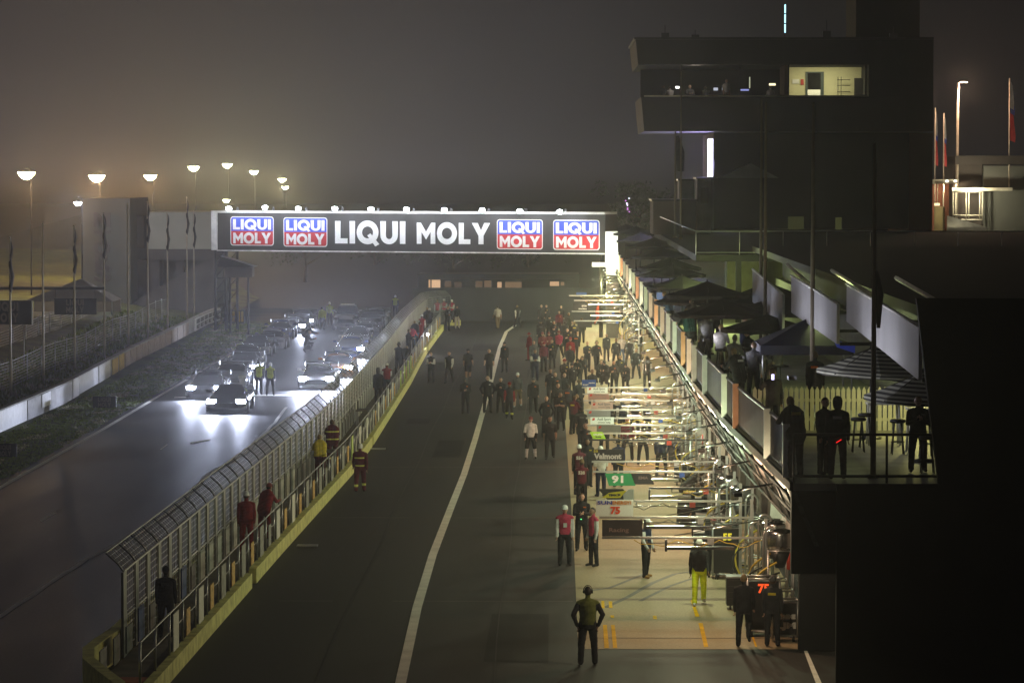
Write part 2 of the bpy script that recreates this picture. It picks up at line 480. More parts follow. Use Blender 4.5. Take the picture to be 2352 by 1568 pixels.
for x0, x1, m, z0, z1 in [(-200,60,white_cloth,.06,1.0),(62,164,grey_cloth,.05,.98),(93,113,white_cloth,.35,.99),(166,180,white_cloth,.06,1.03),(180.5,224,white_cloth,.1,1.03),(226,252,white_cloth,.05,1.03),
                          (257,270,gold_cloth,.08,.95),(272.5,284,gold_cloth,.08,1.0)] + [(286+13.4*i, 298+13.4*i, tan_cloth, .1, .97) for i in range(11)] + [(446+0*i, 505, white_cloth, .05, 1.0) for i in range(1)]:
    inplace(strip(MB(), x0, x1, z0, z1, .05 if x0 != 93 else .09).build('banner', m), bar)
def wall_word(words, x0, x1, z0, z1, m, name):
    a, c = base_at(x0), base_at(x1); d = (c-a); L = d.length; d.normalize(); nrm = Vector((d.y,-d.x,0))
    M = lambda u,v,w: a + d*u + Vector((0,0,v)) + nrm*w
    mb = MB(); h = (z1-z0)/len(words)
    for i, w in enumerate(words): big_word(mb, w, L*.08, z1 - h*(i+1) + h*.1, L*.84, h*.78, .06, -.01, M)
    inplace(mb.build(name, m), bar)
for i in range(6):
    wall_word(['LIQUI','MOLY'], 449+9.2*i, 457.5+9.2*i, .15, .92, dark_ink, 'banner_lettering')

# catch fence on the bank
wire = mat('fence_wire', (.30,.30,.30), .45, .7)
def catch_fence(X0, zb, h, Y0, Y1, label, step, dz=.16):
    r = root('catch_fence', (X0, Y0, 0), label, 'fence')
    def pt(Y): return X0 - max(0, Y-190)*.025, zb + .1*math.sin(Y*.21)
    ms = MB(); n = int((Y1-Y0)/step)
    for i in range(n+1):
        Y = Y0 + i*step; x, z = pt(Y)
        MB().tube([(x-X0, Y-Y0, z-.6), (x-X0, Y-Y0, z+h)], .035, 6).build('post', galv, r)
    for i in range(n):
        (x0,z0),(x1,z1) = pt(Y0+i*step), pt(Y0+(i+1)*step)
        k = 0
        while k*dz < h:
            ms.tube([(x0-X0, i*step, z0+k*dz), (x1-X0, (i+1)*step, z1+k*dz)], .012 if k*dz < h-dz else .025, 4, False); k += 1
        for q in range(1, 12):
            t = q/12; ms.tube([(x0+(x1-x0)*t-X0, (i+t)*step, z0+(z1-z0)*t), (x0+(x1-x0)*t-X0, (i+t)*step, z0+(z1-z0)*t+h)], .008, 3, False)
    ms.build('wire_mesh', wire, r)
    return r
catch_fence(-28.0, .5, 1.55, 138, 258, 'tall wire catch fence on the grass bank just behind the banner barrier', 5)
catch_fence(-32.6, 1.05, 1.25, 150, 258, 'lower wire spectator fence farther up the grass bank', 6)

# flagpoles with furled dark flags
flag_dark = mat('furled_flag', (.05,.045,.05), .9, 0, .3, 5)
POLES = [(25,900,548,'dim flagpole near the end of the hanging board beam with a dark furled flag',1),(100,876,515,'pale slender pole with no flag crossing the hanging board beam',0),
         (172,858,520,'flagpole rising behind the hanging board with a long furled flag',1),(240,826,492,'pale flagpole holding the free end of the board beam',1),
         (295,800,470,'thin flagpole standing between the board beam and the grey block wall',0),(340,770,465,'brightest flagpole with a furled flag, in front of the grey building',1),
         (385,752,488,'flagpole with furled flag before the pale grandstand wall',1),(430,735,455,'pale flagpole at the start of the lettered white banners',1),(446,730,487,'darker thin flagpole close to the bridge pier',1)]
pole_mat = mat('pole_paint', (.52,.46,.38), .5)
for px, pb, pt, lab, flg in POLES:
    Y = 7700*27.0/(1270-px); p = at(px, pb, Y); top = at(px, pt, Y)
    r = root('flagpole', (p.x, Y, .3), lab, 'flagpole', 'flagpoles along the catch fence')
    h = top.z - .3
    MB().tube([(0,0,0),(0,0,h*.5),(0,0,h)], [.07,.06,.035], 8).lathe((0,0,h), [(.03,0),(.06,.04),(.02,.1)], 8).build('pole', pole_mat, r)
    if flg:
        fm = MB(); L = 2.6
        pts = [(.06+.05*math.sin(k*1.3), .03*math.cos(k*2), h-.15-L*k/9) for k in range(10)]
        fm.tube(pts, [.02,.05,.07,.06,.09,.08,.10,.08,.10,.03], 7).build('flag', flag_dark, r)

# beam with two hanging boards
logo_blue = mat('sign_blue', (.045,.09,.62), .45, 0, .05)
logo_red = mat('sign_red', (.58,.035,.045), .45, 0, .05)
sign_white = mat('sign_white', (.80,.80,.80), .45, 0, .03)
board_black = mat('board_black', (.02,.02,.022), .5)
dim_ink = mat('faded_ink', (.16,.12,.11), .6)
def logo(M, w, h, parent, y, edge=sign_white, top=logo_blue, low=logo_red, ink=sign_white, name='emblem'):
    """rounded panel, upper and lower halves, two lines of capitals; M maps (u,v,w)"""
    def rr(x0,z0,x1,z1,r,bl,tl):
        o = []
        for cx_, cz, a0, on in ((x0+r,z0+r,math.pi,bl),(x1-r,z0+r,1.5*math.pi,bl),(x1-r,z1-r,0,tl),(x0+r,z1-r,.5*math.pi,tl)):
            if on: o += [(cx_+r*math.cos(a0+k*math.pi/8), cz+r*math.sin(a0+k*math.pi/8)) for k in range(5)]
            else: o += [(cx_+ (r if abs(math.cos(a0+math.pi/4))>0 and math.cos(a0+math.pi/4)>0 else -r), cz + (r if math.sin(a0+math.pi/4)>0 else -r))]
        return o
    e = .018*w; r = .06*w
    g = MB().prism(rr(0,0,w,h,r,1,1), y, y+.012, M).build(name, edge); inplace(g, parent)
    for q in (inplace(MB().prism(rr(e,h*.5,w-e,h-e,r*.8,0,1), y+.0125, y+.02, M).build('upper_half', top), g),
              inplace(MB().prism(rr(e,e,w-e,h*.5-.001,r*.8,1,0), y+.0125, y+.02, M).build('lower_half', low), g)): pass
    mb = MB(); big_word(mb, 'LIQUI', w*.06, h*.55, w*.88, h*.36, y+.022, -.008, M, .07); big_word(mb, 'MOLY', w*.065, h*.075, w*.87, h*.37, y+.022, -.008, M, .07)
    inplace(mb.build('lettering', ink), g)
    return g
beam = root('sign_beam', (-27, 202, 0), 'dark horizontal beam carrying the hanging board from the pale flagpole', 'beam')
beam.location = at(120, 662, 200); bl = beam.location.copy()
MB().box(-6, at(240,662,200).x-bl.x, -.12, .12, -.09, .09).build('bar', dark_metal, beam)
for px in (128, 218): x = at(px,662,200).x - bl.x; MB().tube([(x,0,-.05),(x,0,-.65)], .015, 5).build('hanger', dark_metal, beam)
for (x0,x1,y0,y1,Y,lab,lit) in [(125,222,685,722,199.5,'black hanging board under the beam with a dim two line logo',1),(-24,74,690,745,186,'large black board on thin posts with a dim logo, pale edge strip',0)]:
    a = at(x0,y1,Y); w = at(x1,y1,Y).x-a.x; h = at(x0,y0,Y).z-a.z
    r = root('trackside_board', (a.x,Y,a.z), lab, 'signboard', 'black logo boards on the grass side')
    MB().box(0,w,-.04,.04,0,h).build('panel', board_black, r)
    M = lambda u,v,q,r=r: Vector((r.location.x + u, r.location.y - .045 - q, r.location.z + v))
    bpy.context.view_layer.update()
    x = w*.28 if lit else w*.1
    Ml = lambda u,v,q,M=M,x=x,h=h: M(u+x, v+h*.06, q)
    mb = MB(); lw = w*.42 if lit else w*.58
    big_word(mb,'LIQUI',0,h*.5,lw,h*.38,.01,-.008,Ml); big_word(mb,'MOLY',0,h*.04,lw,h*.38,.01,-.008,Ml)
    inplace(mb.build('lettering', dim_ink), r)
    if not lit:
        MB().box(w-.03,w+.03,-.05,.05,0,h).build('edge_strip', white_paint, r)
    for q in ((.2,.8) if not lit else ()):
        MB().tube([(w*q,.08,0),(w*q,.08,-a.z+.3)], .03, 6).build('post', galv, r)
for (x0,x1,y0,y1,lab) in [(213,267,909,936,'small black logo board standing on the grass verge'),(-18,39,1017,1049,'small black logo board on the verge, cut off by the frame edge')]:
    p = gd((x0+x1)/2, y1+1); s = (y1-400)/11.5; w, h = (x1-x0)/s, (y1-y0)/s
    r = root('verge_board', (p.x,p.y,0), lab, 'signboard', 'black logo boards on the grass side')
    bpy.context.view_layer.update()
    MB().box(-w/2,w/2,-.03,.03,.02,h).build('panel', board_black, r)
    M = lambda u,v,q,r=r,w=w,h=h: Vector((r.location.x - w*.27 + u, r.location.y - .032 - q, v + h*.08))
    mb = MB(); big_word(mb,'LIQUI',0,h*.47,w*.54,h*.36,.01,-.008,M); big_word(mb,'MOLY',0,h*.03,w*.54,h*.36,.01,-.008,M)
    inplace(mb.build('lettering', dim_ink), r)

# yellow stacked panels below the bridge
r = root('panel_stand', gd(539,742), 'block of upright yellow panels in a black frame below the bridge pier', 'panel stand')
pw = MB().box(-.75,.75,-.15,.15,0,1.02).build('frame', board_black, r)
for i, x in enumerate((-.6,-.33,-.06,.36,.6)):
    MB().box(x-.09,x+.09,-.19,-.155,.1,.93).build('yellow_panel', gold_cloth, r)

# street lights along the far grass
def street_light(px, py, X, col, power, lab, h_w, col2=None, inten=60):
    Y = 7700*abs(X)/(1270-px); p = at(px, py, Y)
    g = -.0
    r = root('floodlight_mast', (X, Y, .3), lab, 'floodlight', 'lit floodlights beside the track')
    zt = p.z - .3
    MB().tube([(0,2.2,0),(0,2.2,zt+.3),(0,.1,zt+.35)], [.07,.05,.04], 6).build('mast', black_paint, r)
    w = h_w
    MB().lathe((0,0,zt), [(w*.3,.05),(w*.2,.16),(.05,.2)], 16).build('housing', dark_metal, r)
    b = MB().lathe((0,0,zt), [(w*.08,-w*.46),(w*.27,-w*.38),(w*.45,-w*.2),(w*.56,0.0)], 20).build('lens', glow('lens_%d' % int(1000*(col[1]+col[2])), col2 or col, inten), r)
    lamp('POINT', 'lamp', (0,-.1,zt-w*.35-.12), power*.75, col, r, .25)
    return r
amber, citron = (1,.58,.24), (1,.86,.42)
for px, py, X, c, pw_, w, lab, pale in [
    (60,396,-42,amber,11000,1.25,'amber floodlight nearest the picture edge, flat topped lamp',(1,.9,.5)),
    (222,403,-42,amber,30000,1.35,'brightest amber floodlight, with the widest warm halo',(1,.85,.5)),
    (345,403,-42,amber,18000,1.2,'amber white floodlight before the row turns greenish yellow',(1,.88,.55)),
    (445,383,-42,citron,12000,1.15,'first greenish yellow floodlight after the three amber ones',(1,1,.6)),
    (522,377,-42,citron,12000,1.12,'highest greenish yellow floodlight of the row',(1,1,.6)),
    (583,393,-42,citron,12000,1.1,'yellow floodlight between the highest lamp and the paired lamps',(1,.98,.55)),
    (648,411,-42,citron,20000,1.1,'upper floodlight of the close pair above the bridge sign',(1,1,.6)),
    (655,429,-44,citron,10000,1.0,'lower floodlight of the close pair above the bridge sign',(1,1,.6)),
    (520,459,-46,citron,7000,.9,'small low yellow floodlight just above the bridge corner',(1,.95,.5)),
    (178,465,-36.5,(.8,.85,1),4000,.55,'small cold white lamp on the corner of the lettered block',(.9,.92,1))]:
    street_light(px, py, X, c, pw_, lab, w, pale)

# lettered block, grandstand back wall and tent
blockm = mat('rendered_wall', (.09,.085,.07), .85, 0, .12, .5)
panelm = mat('pale_cladding', (.42,.40,.34), .8, 0, .1, .5)
darkwall = mat('dark_cladding', (.10,.085,.08), .85, 0, .2, .6)
inkb = mat('raised_letters', (.06,.05,.045), .7)
Yb = 268
r = root('lettered_building', (at(270,700,Yb).x, Yb, 0), 'tall dim rendered block with dark letters running up its wall', 'building')
x0, x1 = at(187,700,Yb).x - r.location.x, at(300,700,Yb).x - r.location.x
MB().box(x0,x1,0,12,0,at(200,455,Yb).z).build('wall', blockm, r)
for i, (ch, py) in enumerate([('A',500),('T',555),('O',585),('R',607),('S',635)][:0] or [('M',507),('T',548),('O',572),('R',603),('S',632)]):
    t = text_mesh('raised_letter', ch, 1.55, inkb, r, (at(235,py,Yb).x - r.location.x, -.06, at(235,py,Yb).z), (math.pi/2, 0, 0), .06, 1.35, .05)
    if ch == 'M': t.rotation_euler = (math.pi/2, 0, 0)
xg0, xg1 = at(340,700,272).x, at(497,700,272).x
r = root('grandstand', ((xg0+xg1)/2, 272, 0), 'pale clad grandstand back with dark band and sloping stand roof, next to bridge pier', 'grandstand')
w = (xg1-xg0)/2; zz = lambda py: at(400,py,272).z
MB().box(-w,w,0,8,zz(572),zz(487)).build('upper_wall', panelm, r)
MB().box(-w,w,-.1,8.1,zz(597),zz(572.5)).build('fascia', darkwall, r)
MB().box(-w-2.2,-w+.9,.4,8,0,zz(597.5)).box(-w+2.2,-w+2.9,.4,1.2,0,zz(597.5)).box(-w+4.9,-w+5.4,.4,1.2,0,zz(597.5)).build('column', darkwall, r)
MB().box(-w,w+.3,3,7.5,0,zz(598)).build('lower_wall', blockm, r)
MB().box(-w-2.4,-w-.3,.2,6,zz(570),zz(496)).build('dark_bay', darkwall, r)
b = MB(); pts = [(xg0-(xg0+xg1)/2-1.5,zz(725)),(w+.2,zz(725)),(w+.2,zz(584)),(-w-1.5,zz(700))]
b.prism(pts, -2.2, -1.6, lambda u,v,q: (u,q,v)).build('raked_stand_side', darkwall, r)
tentm = mat('tent_canvas', (.25,.23,.20), .8, 0, .06)
p = at(165,712,238); r = root('marquee', (p.x,238,1.6), 'pale peaked marquee tent behind the hanging board', 'tent')
z1, z0 = at(165,640,238).z-1.6, at(165,690,238).z-1.6
MB().add([(-3.2,-2,z0),(3.2,-2,z0),(3.2,3,z0),(-3.2,3,z0),(0.6,.5,z1)], [(0,1,4),(1,2,4),(2,3,4),(3,0,4),(0,3,2,1)]).build('canopy', tentm, r)
b = MB()
for x,y in ((-3.1,-1.9),(3.1,-1.9),(3.1,2.9),(-3.1,2.9)): MB().tube([(x,y,0),(x,y,z0)], .05, 6).build('leg', galv, r)
MB().box(-3.1,3.1,2.85,2.95,0,z0).build('back_wall', tentm, r)
lamp('POINT','lamp',(-.5,.3,z0-.2),60,(1,.75,.45),r,.15)
# far hillside and trees swallowed by the fog
b = MB(); nx = 40
for j, (Y, zh) in enumerate(((300,-.5),(330,1.2),(380,3.2),(470,4.4),(620,4.2))):
    for i in range(nx+1):
        x = -120 + 6*i; b.v.append((x, Y, (zh + .8*math.sin(i*.7+j)*(j>0)) if x > -58*Y/420 else -.8))
for j in range(4):
    for i in range(nx): a = j*(nx+1)+i; b.f.append([a,a+1,a+nx+2,a+nx+1]); b.mi.append(0); b.sm.append(True)
b.build('hill', mat('hill_dark',(.012,.012,.010),.95))['kind'] = 'structure'
leafm = mat('night_foliage', (.05,.065,.04), .85, 0, .4, 1.5)
barkm = mat('bark', (.08,.065,.05), .9)
def tree(x, Y, z, h, w, lab, seed):
    rnd = random.Random(seed)
    r = root('tree', (x,Y,z), lab, 'tree', 'trees in the fog beyond the track')
    t = MB().tube([(0,0,-.5),(.1,0,h*.3),(-.05,.1,h*.6)], [.22,.16,.07], 7)
    for k in range(5):
        a = k*1.3; t.tube([(0,0,h*(.3+.06*k)),(w*.35*math.cos(a),w*.35*math.sin(a),h*(.55+.06*k))], [.08,.02], 5)
    t.build('trunk', barkm, r)
    c = MB(); cl = [(rnd.gauss(0,w*.27), rnd.gauss(0,w*.27), h*rnd.uniform(.38,.92), rnd.uniform(.5,1.0)*w*.22) for _ in range(26)]
    for cx_,cy_,cz,cr in cl:
        for _ in range(60):
            d = Vector((rnd.gauss(0,1),rnd.gauss(0,1),rnd.gauss(0,.8))).normalized()*cr*rnd.uniform(.5,1.1)
            q = Vector((cx_,cy_,cz)) + d; a = Vector((rnd.gauss(0,1),rnd.gauss(0,1),rnd.gauss(0,1))).normalized()*.16
            e = Vector((rnd.gauss(0,1),rnd.gauss(0,1),rnd.gauss(0,1))).normalized()*.12
            c.add([q-a,q+e,q+a,q-e], [(0,1,2,3)])
    c.build('crown', leafm, r)
for i,(px,Y,h,w,lab) in enumerate([(700,330,6.5,7,'broad dim tree in fog below the bridge sign, beside the pier'),(860,345,6,7,'dim tree in fog below the big white letters'),
                               (1040,335,6,7,'dim tree in fog above the lit far windows'),(1210,340,6.5,7,'dim tree in fog by the stair box of the bridge')]):
    p = at(px,700,Y); tree(p.x, Y, 0.5, h, w, lab, i)
# ============================================================= BRIDGE WITH SIGN
YL, YR = 246.0, 236.0
gl, gr_ = at(500, 572, YL), at(1390, 582, YR)
gl.z = gr_.z = 5.95
ge = (gr_ - gl); GL = ge.length; ge.normalize(); gn = Vector((ge.y, -ge.x, 0))
HS = 2.72
bridge = root('sign_bridge', gl, 'long black footbridge sign spanning the track with white lettering and emblems', 'footbridge')
bpy.context.view_layer.update()
MG = lambda u,v,w: gl + ge*u + Vector((0,0,v)) + gn*w
def gbox(mb, u0,u1,v0,v1,w0,w1):
    return mb.hexa([MG(u0,v0,w0),MG(u1,v0,w0),MG(u1,v0,w1),MG(u0,v0,w1),MG(u0,v1,w0),MG(u1,v1,w0),MG(u1,v1,w1),MG(u0,v1,w1)])
gu = lambda px: (px-500)/890*GL
def gv(px, py): return HS*((572+(px-500)*10/890) - py)/87
sign_black = mat('sign_face', (.045,.043,.042), .55, 0, .1, 2)
inplace(gbox(MB(), 0, GL, 0, HS, -2.6, 0).build('deck_box', sign_black), bridge)
inplace(gbox(gbox(MB(), -.05, GL, HS, HS+.16, -2.65, .12), -.05, GL, -.09, -.002, -2.6, .06).build('edge_trim', white_paint), bridge)
inplace(gbox(MB(), -.45, -.06, -.02, HS+.16, -2.6, .14).build('end_panel', white_paint), bridge)
for a in (531,657,1149,1275):
    u0, u1 = gu(a), gu(a+103); v0 = gv(a, {531:562,657:565,1149:572.5,1275:574.5}[a])
    logo(lambda u,v,w,u0=u0,v0=v0: MG(u0+u, v0+v, w), u1-u0, 2.13, bridge, .012)
for word, a, c, yb, yt in (('LIQUI',778,941,558,506),('MOLY',967,1133,559.5,511)):
    mb = MB(); big_word(mb, word, gu(a), gv(a,yb), gu(c)-gu(a), gv(a,yt)-gv(a,yb), .012, -.012, MG, .1)
    inplace(mb.build('lettering', sign_white), bridge)
# pier of lattice steel at the grass end
pier = MB()
for u in (-.3, .55):
    for w in (-2.2, -.2): a = MG(u,0,w); pier.tube([(a.x,a.y,0),(a.x,a.y,5.9)], .11, 6)
for k in range(6):
    for w in (-2.2,-.2):
        a, c = MG(-.3,0,w), MG(.55,0,w); z0, z1 = k*.97, (k+1)*.97
        pier.tube([(a.x,a.y,z0),(c.x,c.y,z1)], .04, 5); pier.tube([(a.x,a.y,z1),(c.x,c.y,z1)], .04, 5)
inplace(pier.build('pier', dark_metal), bridge)
p2 = MB()
for w in (-2.2,-.3): a = MG(GL-.4,0,w); p2.tube([(a.x,a.y,0),(a.x,a.y,5.9)], .14, 8)
inplace(p2.build('pier', dark_metal), bridge)
# stair box at the pit end
yb = 235.2
r = root('stair_box', (at(1404,615,yb).x, yb, 0), 'tall white stair box closing the pit end of the bridge, window below', 'stair tower')
z = lambda py: at(1404,py,yb).z
x = lambda px: at(px,600,yb).x - r.location.x
MB().box(x(1390.5),x(1419),0,2.4,z(615),z(532)).build('white_panel', sign_white, r)
MB().box(x(1393),x(1420),.15,2.3,z(632),z(616)).build('cream_panel', cream_paint, r)
MB().box(x(1393),x(1421),.15,2.3,0,z(649)).build('base', darkwall, r)
MB().box(x(1393),x(1421),.5,2.3,z(648.5),z(632.5)).build('window', glow('stair_window', (.7,.66,.4), .18), r)
MB().box(x(1360),x(1389.5),.2,1.6,z(613),z(603)).build('landing', cream_paint, r)
lamp('AREA','lamp',(-.2,-2.5,z(612)),160,(.95,1,.93),r,aim=(0,.75,.5),angle=150,size=(1,.4))
# bridge floodlights on arms
for i,(px,py) in enumerate([(555,473),(640,471),(718,474),(803,475),(886,477),(967,478),(1053,480),(1138,481),(1222,484),(1310,486)]):
    u = gu(px); arm = 2.1; base = MG(u-.28, HS+.16, -.1)
    where = ['over the first emblem','between the first two emblems','over the second emblem','over the letter I of the big word','over the letter U of the big word','between the two big words','over the O of the second word','over the Y of the second word','over the third emblem','over the last emblem'][i]
    r = root('bridge_floodlight', base, 'white floodlight on a short bracket '+where, 'floodlight', 'floodlights along the top of the bridge sign')
    hz = HS + (gv(px, py)-HS) - HS - .16 if False else gv(px,py) - HS - .16
    tip = ge*.28 + gn*arm + Vector((0,0,hz))
    MB().tube([(0,0,0),(0,0,hz*.9), tuple(gn*.25+Vector((0,0,hz+.12))), tuple(tip+Vector((0,0,.14)))], .022, 5).build('bracket', dark_metal, r)
    MB().box(-.08,.08,-.06,.06,-.02,.22).build('junction_box', dark_metal, r)
    hd = MB().obox(tip+Vector((0,0,.1)), .34,.2,.1).build('housing', dark_metal, r)
    MB().lathe(tip+Vector((0,0,-.03)), [(.03,-.20),(.13,-.16),(.19,-.05),(.18,.05),(.08,.12)], 14).build('lens', glow('flood_white', (.86,.92,1), 120), r)
    lamp('SPOT','lamp', tip+Vector((0,-.02,-.14)), 1250, (.86,.9,1), r, .12, aim=-gn*.8+Vector((0,0,-.62)), angle=150, blend=.9)
    lamp('POINT','spill_lamp', tip+Vector((0,-.10,-.12)), 300, (.86,.9,1), r, .05)
# hut under the bridge
p = at(548,636,240); r = root('timing_hut', (p.x,240,0), 'small dark hut with pitched roof on posts under the bridge', 'hut')
zz = lambda py: at(548,py,240).z
MB().box(-.95,.95,0,2,zz(637),zz(615)).build('cabin', darkwall, r)
MB().prism([(-1.5,zz(613)),(1.2,zz(613)),(-1.3,zz(588))], -.3, 2.3, lambda u,v,q:(u,q,v)).build('roof', dark_metal, r)
for xx in (-.7,.6): MB().tube([(xx,.9,0),(xx,.9,zz(637))], .09, 6).build('leg', dark_metal, r)
# far wall closing the pit exit and a lit building behind
farm = mat('far_wall', (.055,.055,.058), .8, 0, .2, .4)
r = root('boundary_wall', (0,263,0), 'dark plain boundary wall across the far end of the pit lane', 'wall')
MB().box(-11,14,0,.3,0,at(1200,662,263).z).build('wall', farm, r)
r = root('control_building', (0,276,0), 'low dark building with a row of warm lit windows beyond the boundary wall', 'building')
z = lambda py: at(1200,py,276).z; X = lambda px: at(px,660,276).x
MB().box(X(960),X(1330),.5,6,0,z(630)).build('wall', farm, r)
MB().box(X(975),X(1320),-.6,.45,z(642),z(640)).build('eaves', farm, r)
for i,(a,c,t,bt,s) in enumerate([(984,988,643,661,1),(991,1011,643,661,1.2),(1021,1036,646,660,.14),(1043,1060,648,660,.1),(1092,1108,646,660,.16),(1112,1128,645,660,.22),(1142,1152,648,661,.9),(1160,1198,648,661,.3),(1263,1284,647,657,1.0),(1288,1296,648,656,.4)]):
    g = MB().box(X(a),X(c),.42,.49,z(bt),z(t)).build('window', glow('warm_window_%d' % i, (1,.62,.34), .55*s), r)
# ============================================================= PIT WALL
def pw(Y):
    T = [(60,-8.95),(75.8,-8.66),(101,-8.22),(128,-7.68),(142,-7.62),(184,-7.78),(200,-7.95),(216,-8.08),(247,-8.05),(262,-7.5)]
    for (a,x),(b,y) in zip(T, T[1:]):
        if Y <= b: return x + (y-x)*(Y-a)/(b-a)
    return T[-1][1]
lime_conc = mat('painted_concrete', (.66,.66,.22), .75, 0, .25, 3)
deck_m = mat('stand_deck', (.13,.115,.09), .8, 0, .3, 2)
fence_post = mat('fence_post', (.16,.165,.16), .5, .4, .25)
panel_dark = mat('infill_panel', (.13,.13,.13), .6, .2, .3, 2)
r = root('pit_wall', (pw(100),100,0), 'pale yellow painted concrete pit wall base with raised walkway behind it', 'wall')
bpy.context.view_layer.update()
def run(mb, Y0, Y1, off0, off1, z0, z1, step=6.0):
    n = max(1, int((Y1-Y0)/step))
    for i in range(n):
        a, c = Y0+(Y1-Y0)*i/n, Y0+(Y1-Y0)*(i+1)/n
        mb.hexa([(pw(a)+off0,a,z0),(pw(a)+off1,a,z0),(pw(c)+off1,c,z0),(pw(c)+off0,c,z0),
                 (pw(a)+off0,a,z1),(pw(a)+off1,a,z1),(pw(c)+off1,c,z1),(pw(c)+off0,c,z1)])
    return mb
gaps = [(92.8,93.9),(141.4,142.2),(233,234)]
ed = [66.0] + [v for g in gaps for v in g] + [247.0]
kb = MB()
for a, c in zip(ed[0::2], ed[1::2]):
    Y = a
    while Y < c - .1:
        e = min(Y+2.45, c); run(kb, Y, e-.03, -.22, 0, 0, .42, 10); Y = e
inplace(kb.build('base', lime_conc), r)
inplace(MB().box(-8.0,-7.0,254.5,254.75,0,.42).build('base', lime_conc), r)
inplace(run(MB(), 72, 250, -1.28, -.23, 0, .34).build('walkway', deck_m), r)
tw = run(MB(), 77, 250, -1.62, -1.36, 0, 1.0)
nose = [(pw(77)-1.49,77),(-10.25,75.5),(-10.32,74),(-10.1,72.4),(-9.6,70.8),(-9.0,69),(-8.85,66)]
for a, c in zip(nose, nose[1:]):
    d = Vector((c[0]-a[0], c[1]-a[1], 0)).normalized(); s = Vector((d.y,-d.x,0))*.13
    A, B = Vector((*a,0)), Vector((*c,0)); B = B + d*.03
    tw.hexa([A-s,A+s,B+s,B-s] + [q+Vector((0,0,1.0)) for q in (A-s,A+s,B+s,B-s)])
inplace(tw.build('track_wall', lime_conc), r)
rust = mat('orange_step', (.42,.12,.05), .7)
inplace(MB().obox((-9.35,73.2,.2), .9,.8,.4).obox((-9.1,71.9,.1), .9,.9,.2).build('step', rust), r)
for i,(px,py) in enumerate([(706,1253),(868,1031)]):
    q = gd(px,py); tag(MB().box(-.32,.32,-.25,.25,0,.025).build('drain_grate', galv, None, (q.x,q.y,.004)), ['pale drain grate beside the nearer gap in the yellow wall','pale drain grate beside the farther gap in the yellow wall'][i], 'drain grate', 'drain grates at the wall gaps')

# tall fence on the track side
FX = -1.30
fr = root('debris_fence', (pw(100)+FX,100,.34), 'tall grey pit wall fence with its top curved over towards the track', 'fence')
bpy.context.view_layer.update()
def fpath(s):
    """fence line: straight to Y=246 then round to the lane side"""
    if s <= 246: return pw(s)+FX, s
    a = min(1.0, (s-246)/9.0); ang = math.pi*.62*a
    return pw(246)+FX + 1.75*(1-math.cos(ang))*.95, 246 + 6.5*math.sin(ang*.85)
ts = [77.2 + 2.0*i for i in range(89)]
zt = 2.32
for s in ts:
    x, Y = fpath(s)
    w = MB().box(x-.03,x+.03,Y-.30,Y+.30,.34,zt)
    w.tube([(x,Y,zt-.02),(x-.13,Y,zt+.16),(x-.42,Y,zt+.42)], .024, 5)
    inplace(w.build('post', fence_post), fr)
tr = MB(); mr = MB(); er = MB(); mesh = MB(); lam = MB()
for s0, s1 in zip(ts, ts[1:]):
    (x0,Y0),(x1,Y1) = fpath(s0), fpath(s1)
    tr.tube([(x0,Y0,zt),(x1,Y1,zt)], .032, 6, False)
    er.tube([(x0-.42,Y0,zt+.42),(x1-.42,Y1,zt+.42)], .02, 5, False)
    mr.tube([(x0,Y0,1.25),(x1,Y1,1.25)], .03, 5, False)
    for k in range(1, 6):
        t = k/6; xa, ya = x0+(x1-x0)*t, Y0+(Y1-Y0)*t
        mesh.tube([(xa,ya,.36),(xa,ya,zt),(xa-.42,ya,zt+.42)], .010, 3, False)
    for k in range(1, 12): z = .36 + (zt-.36)*k/12; mesh.tube([(x0,Y0,z),(x1,Y1,z)], .010, 3, False)
    for k in range(1, 5): q = k/5; mesh.tube([(x0-.42*q,Y0,zt+.42*q),(x1-.42*q,Y1,zt+.42*q)], .008, 3, False)
inplace(tr.build('top_rail', fence_post), fr); inplace(mr.build('mid_rail', fence_post), fr); inplace(er.build('edge_rail', fence_post), fr)
inplace(mesh.build('wire_mesh', wire), fr)
blue_tarp = mat('blue_tarp', (.05,.09,.30), .6, 0, .3, 2)
pale_slat = mat('pale_slat', (.50,.52,.47), .6, 0, .15, 3)
for i, s in enumerate(range(73, 246, 2)):
    (x0,Y0),(x1,Y1) = fpath(s+.2), fpath(s+1.15)
    m = blue_tarp if 79 <= s <= 88 and i % 2 else (pale_slat if (91 <= s <= 118 or 126 <= s <= 140 or 150 <= s <= 172) else panel_dark)
    zz1 = 1.2 if m is not panel_dark else 1.02
    inplace(MB().hexa([(x0+.03,Y0,.4),(x0+.06,Y0,.4),(x1+.06,Y1,.4),(x1+.03,Y1,.4),(x0+.03,Y0,zz1),(x0+.06,Y0,zz1),(x1+.06,Y1,zz1),(x1+.03,Y1,zz1)]).build('infill_panel', m), fr)

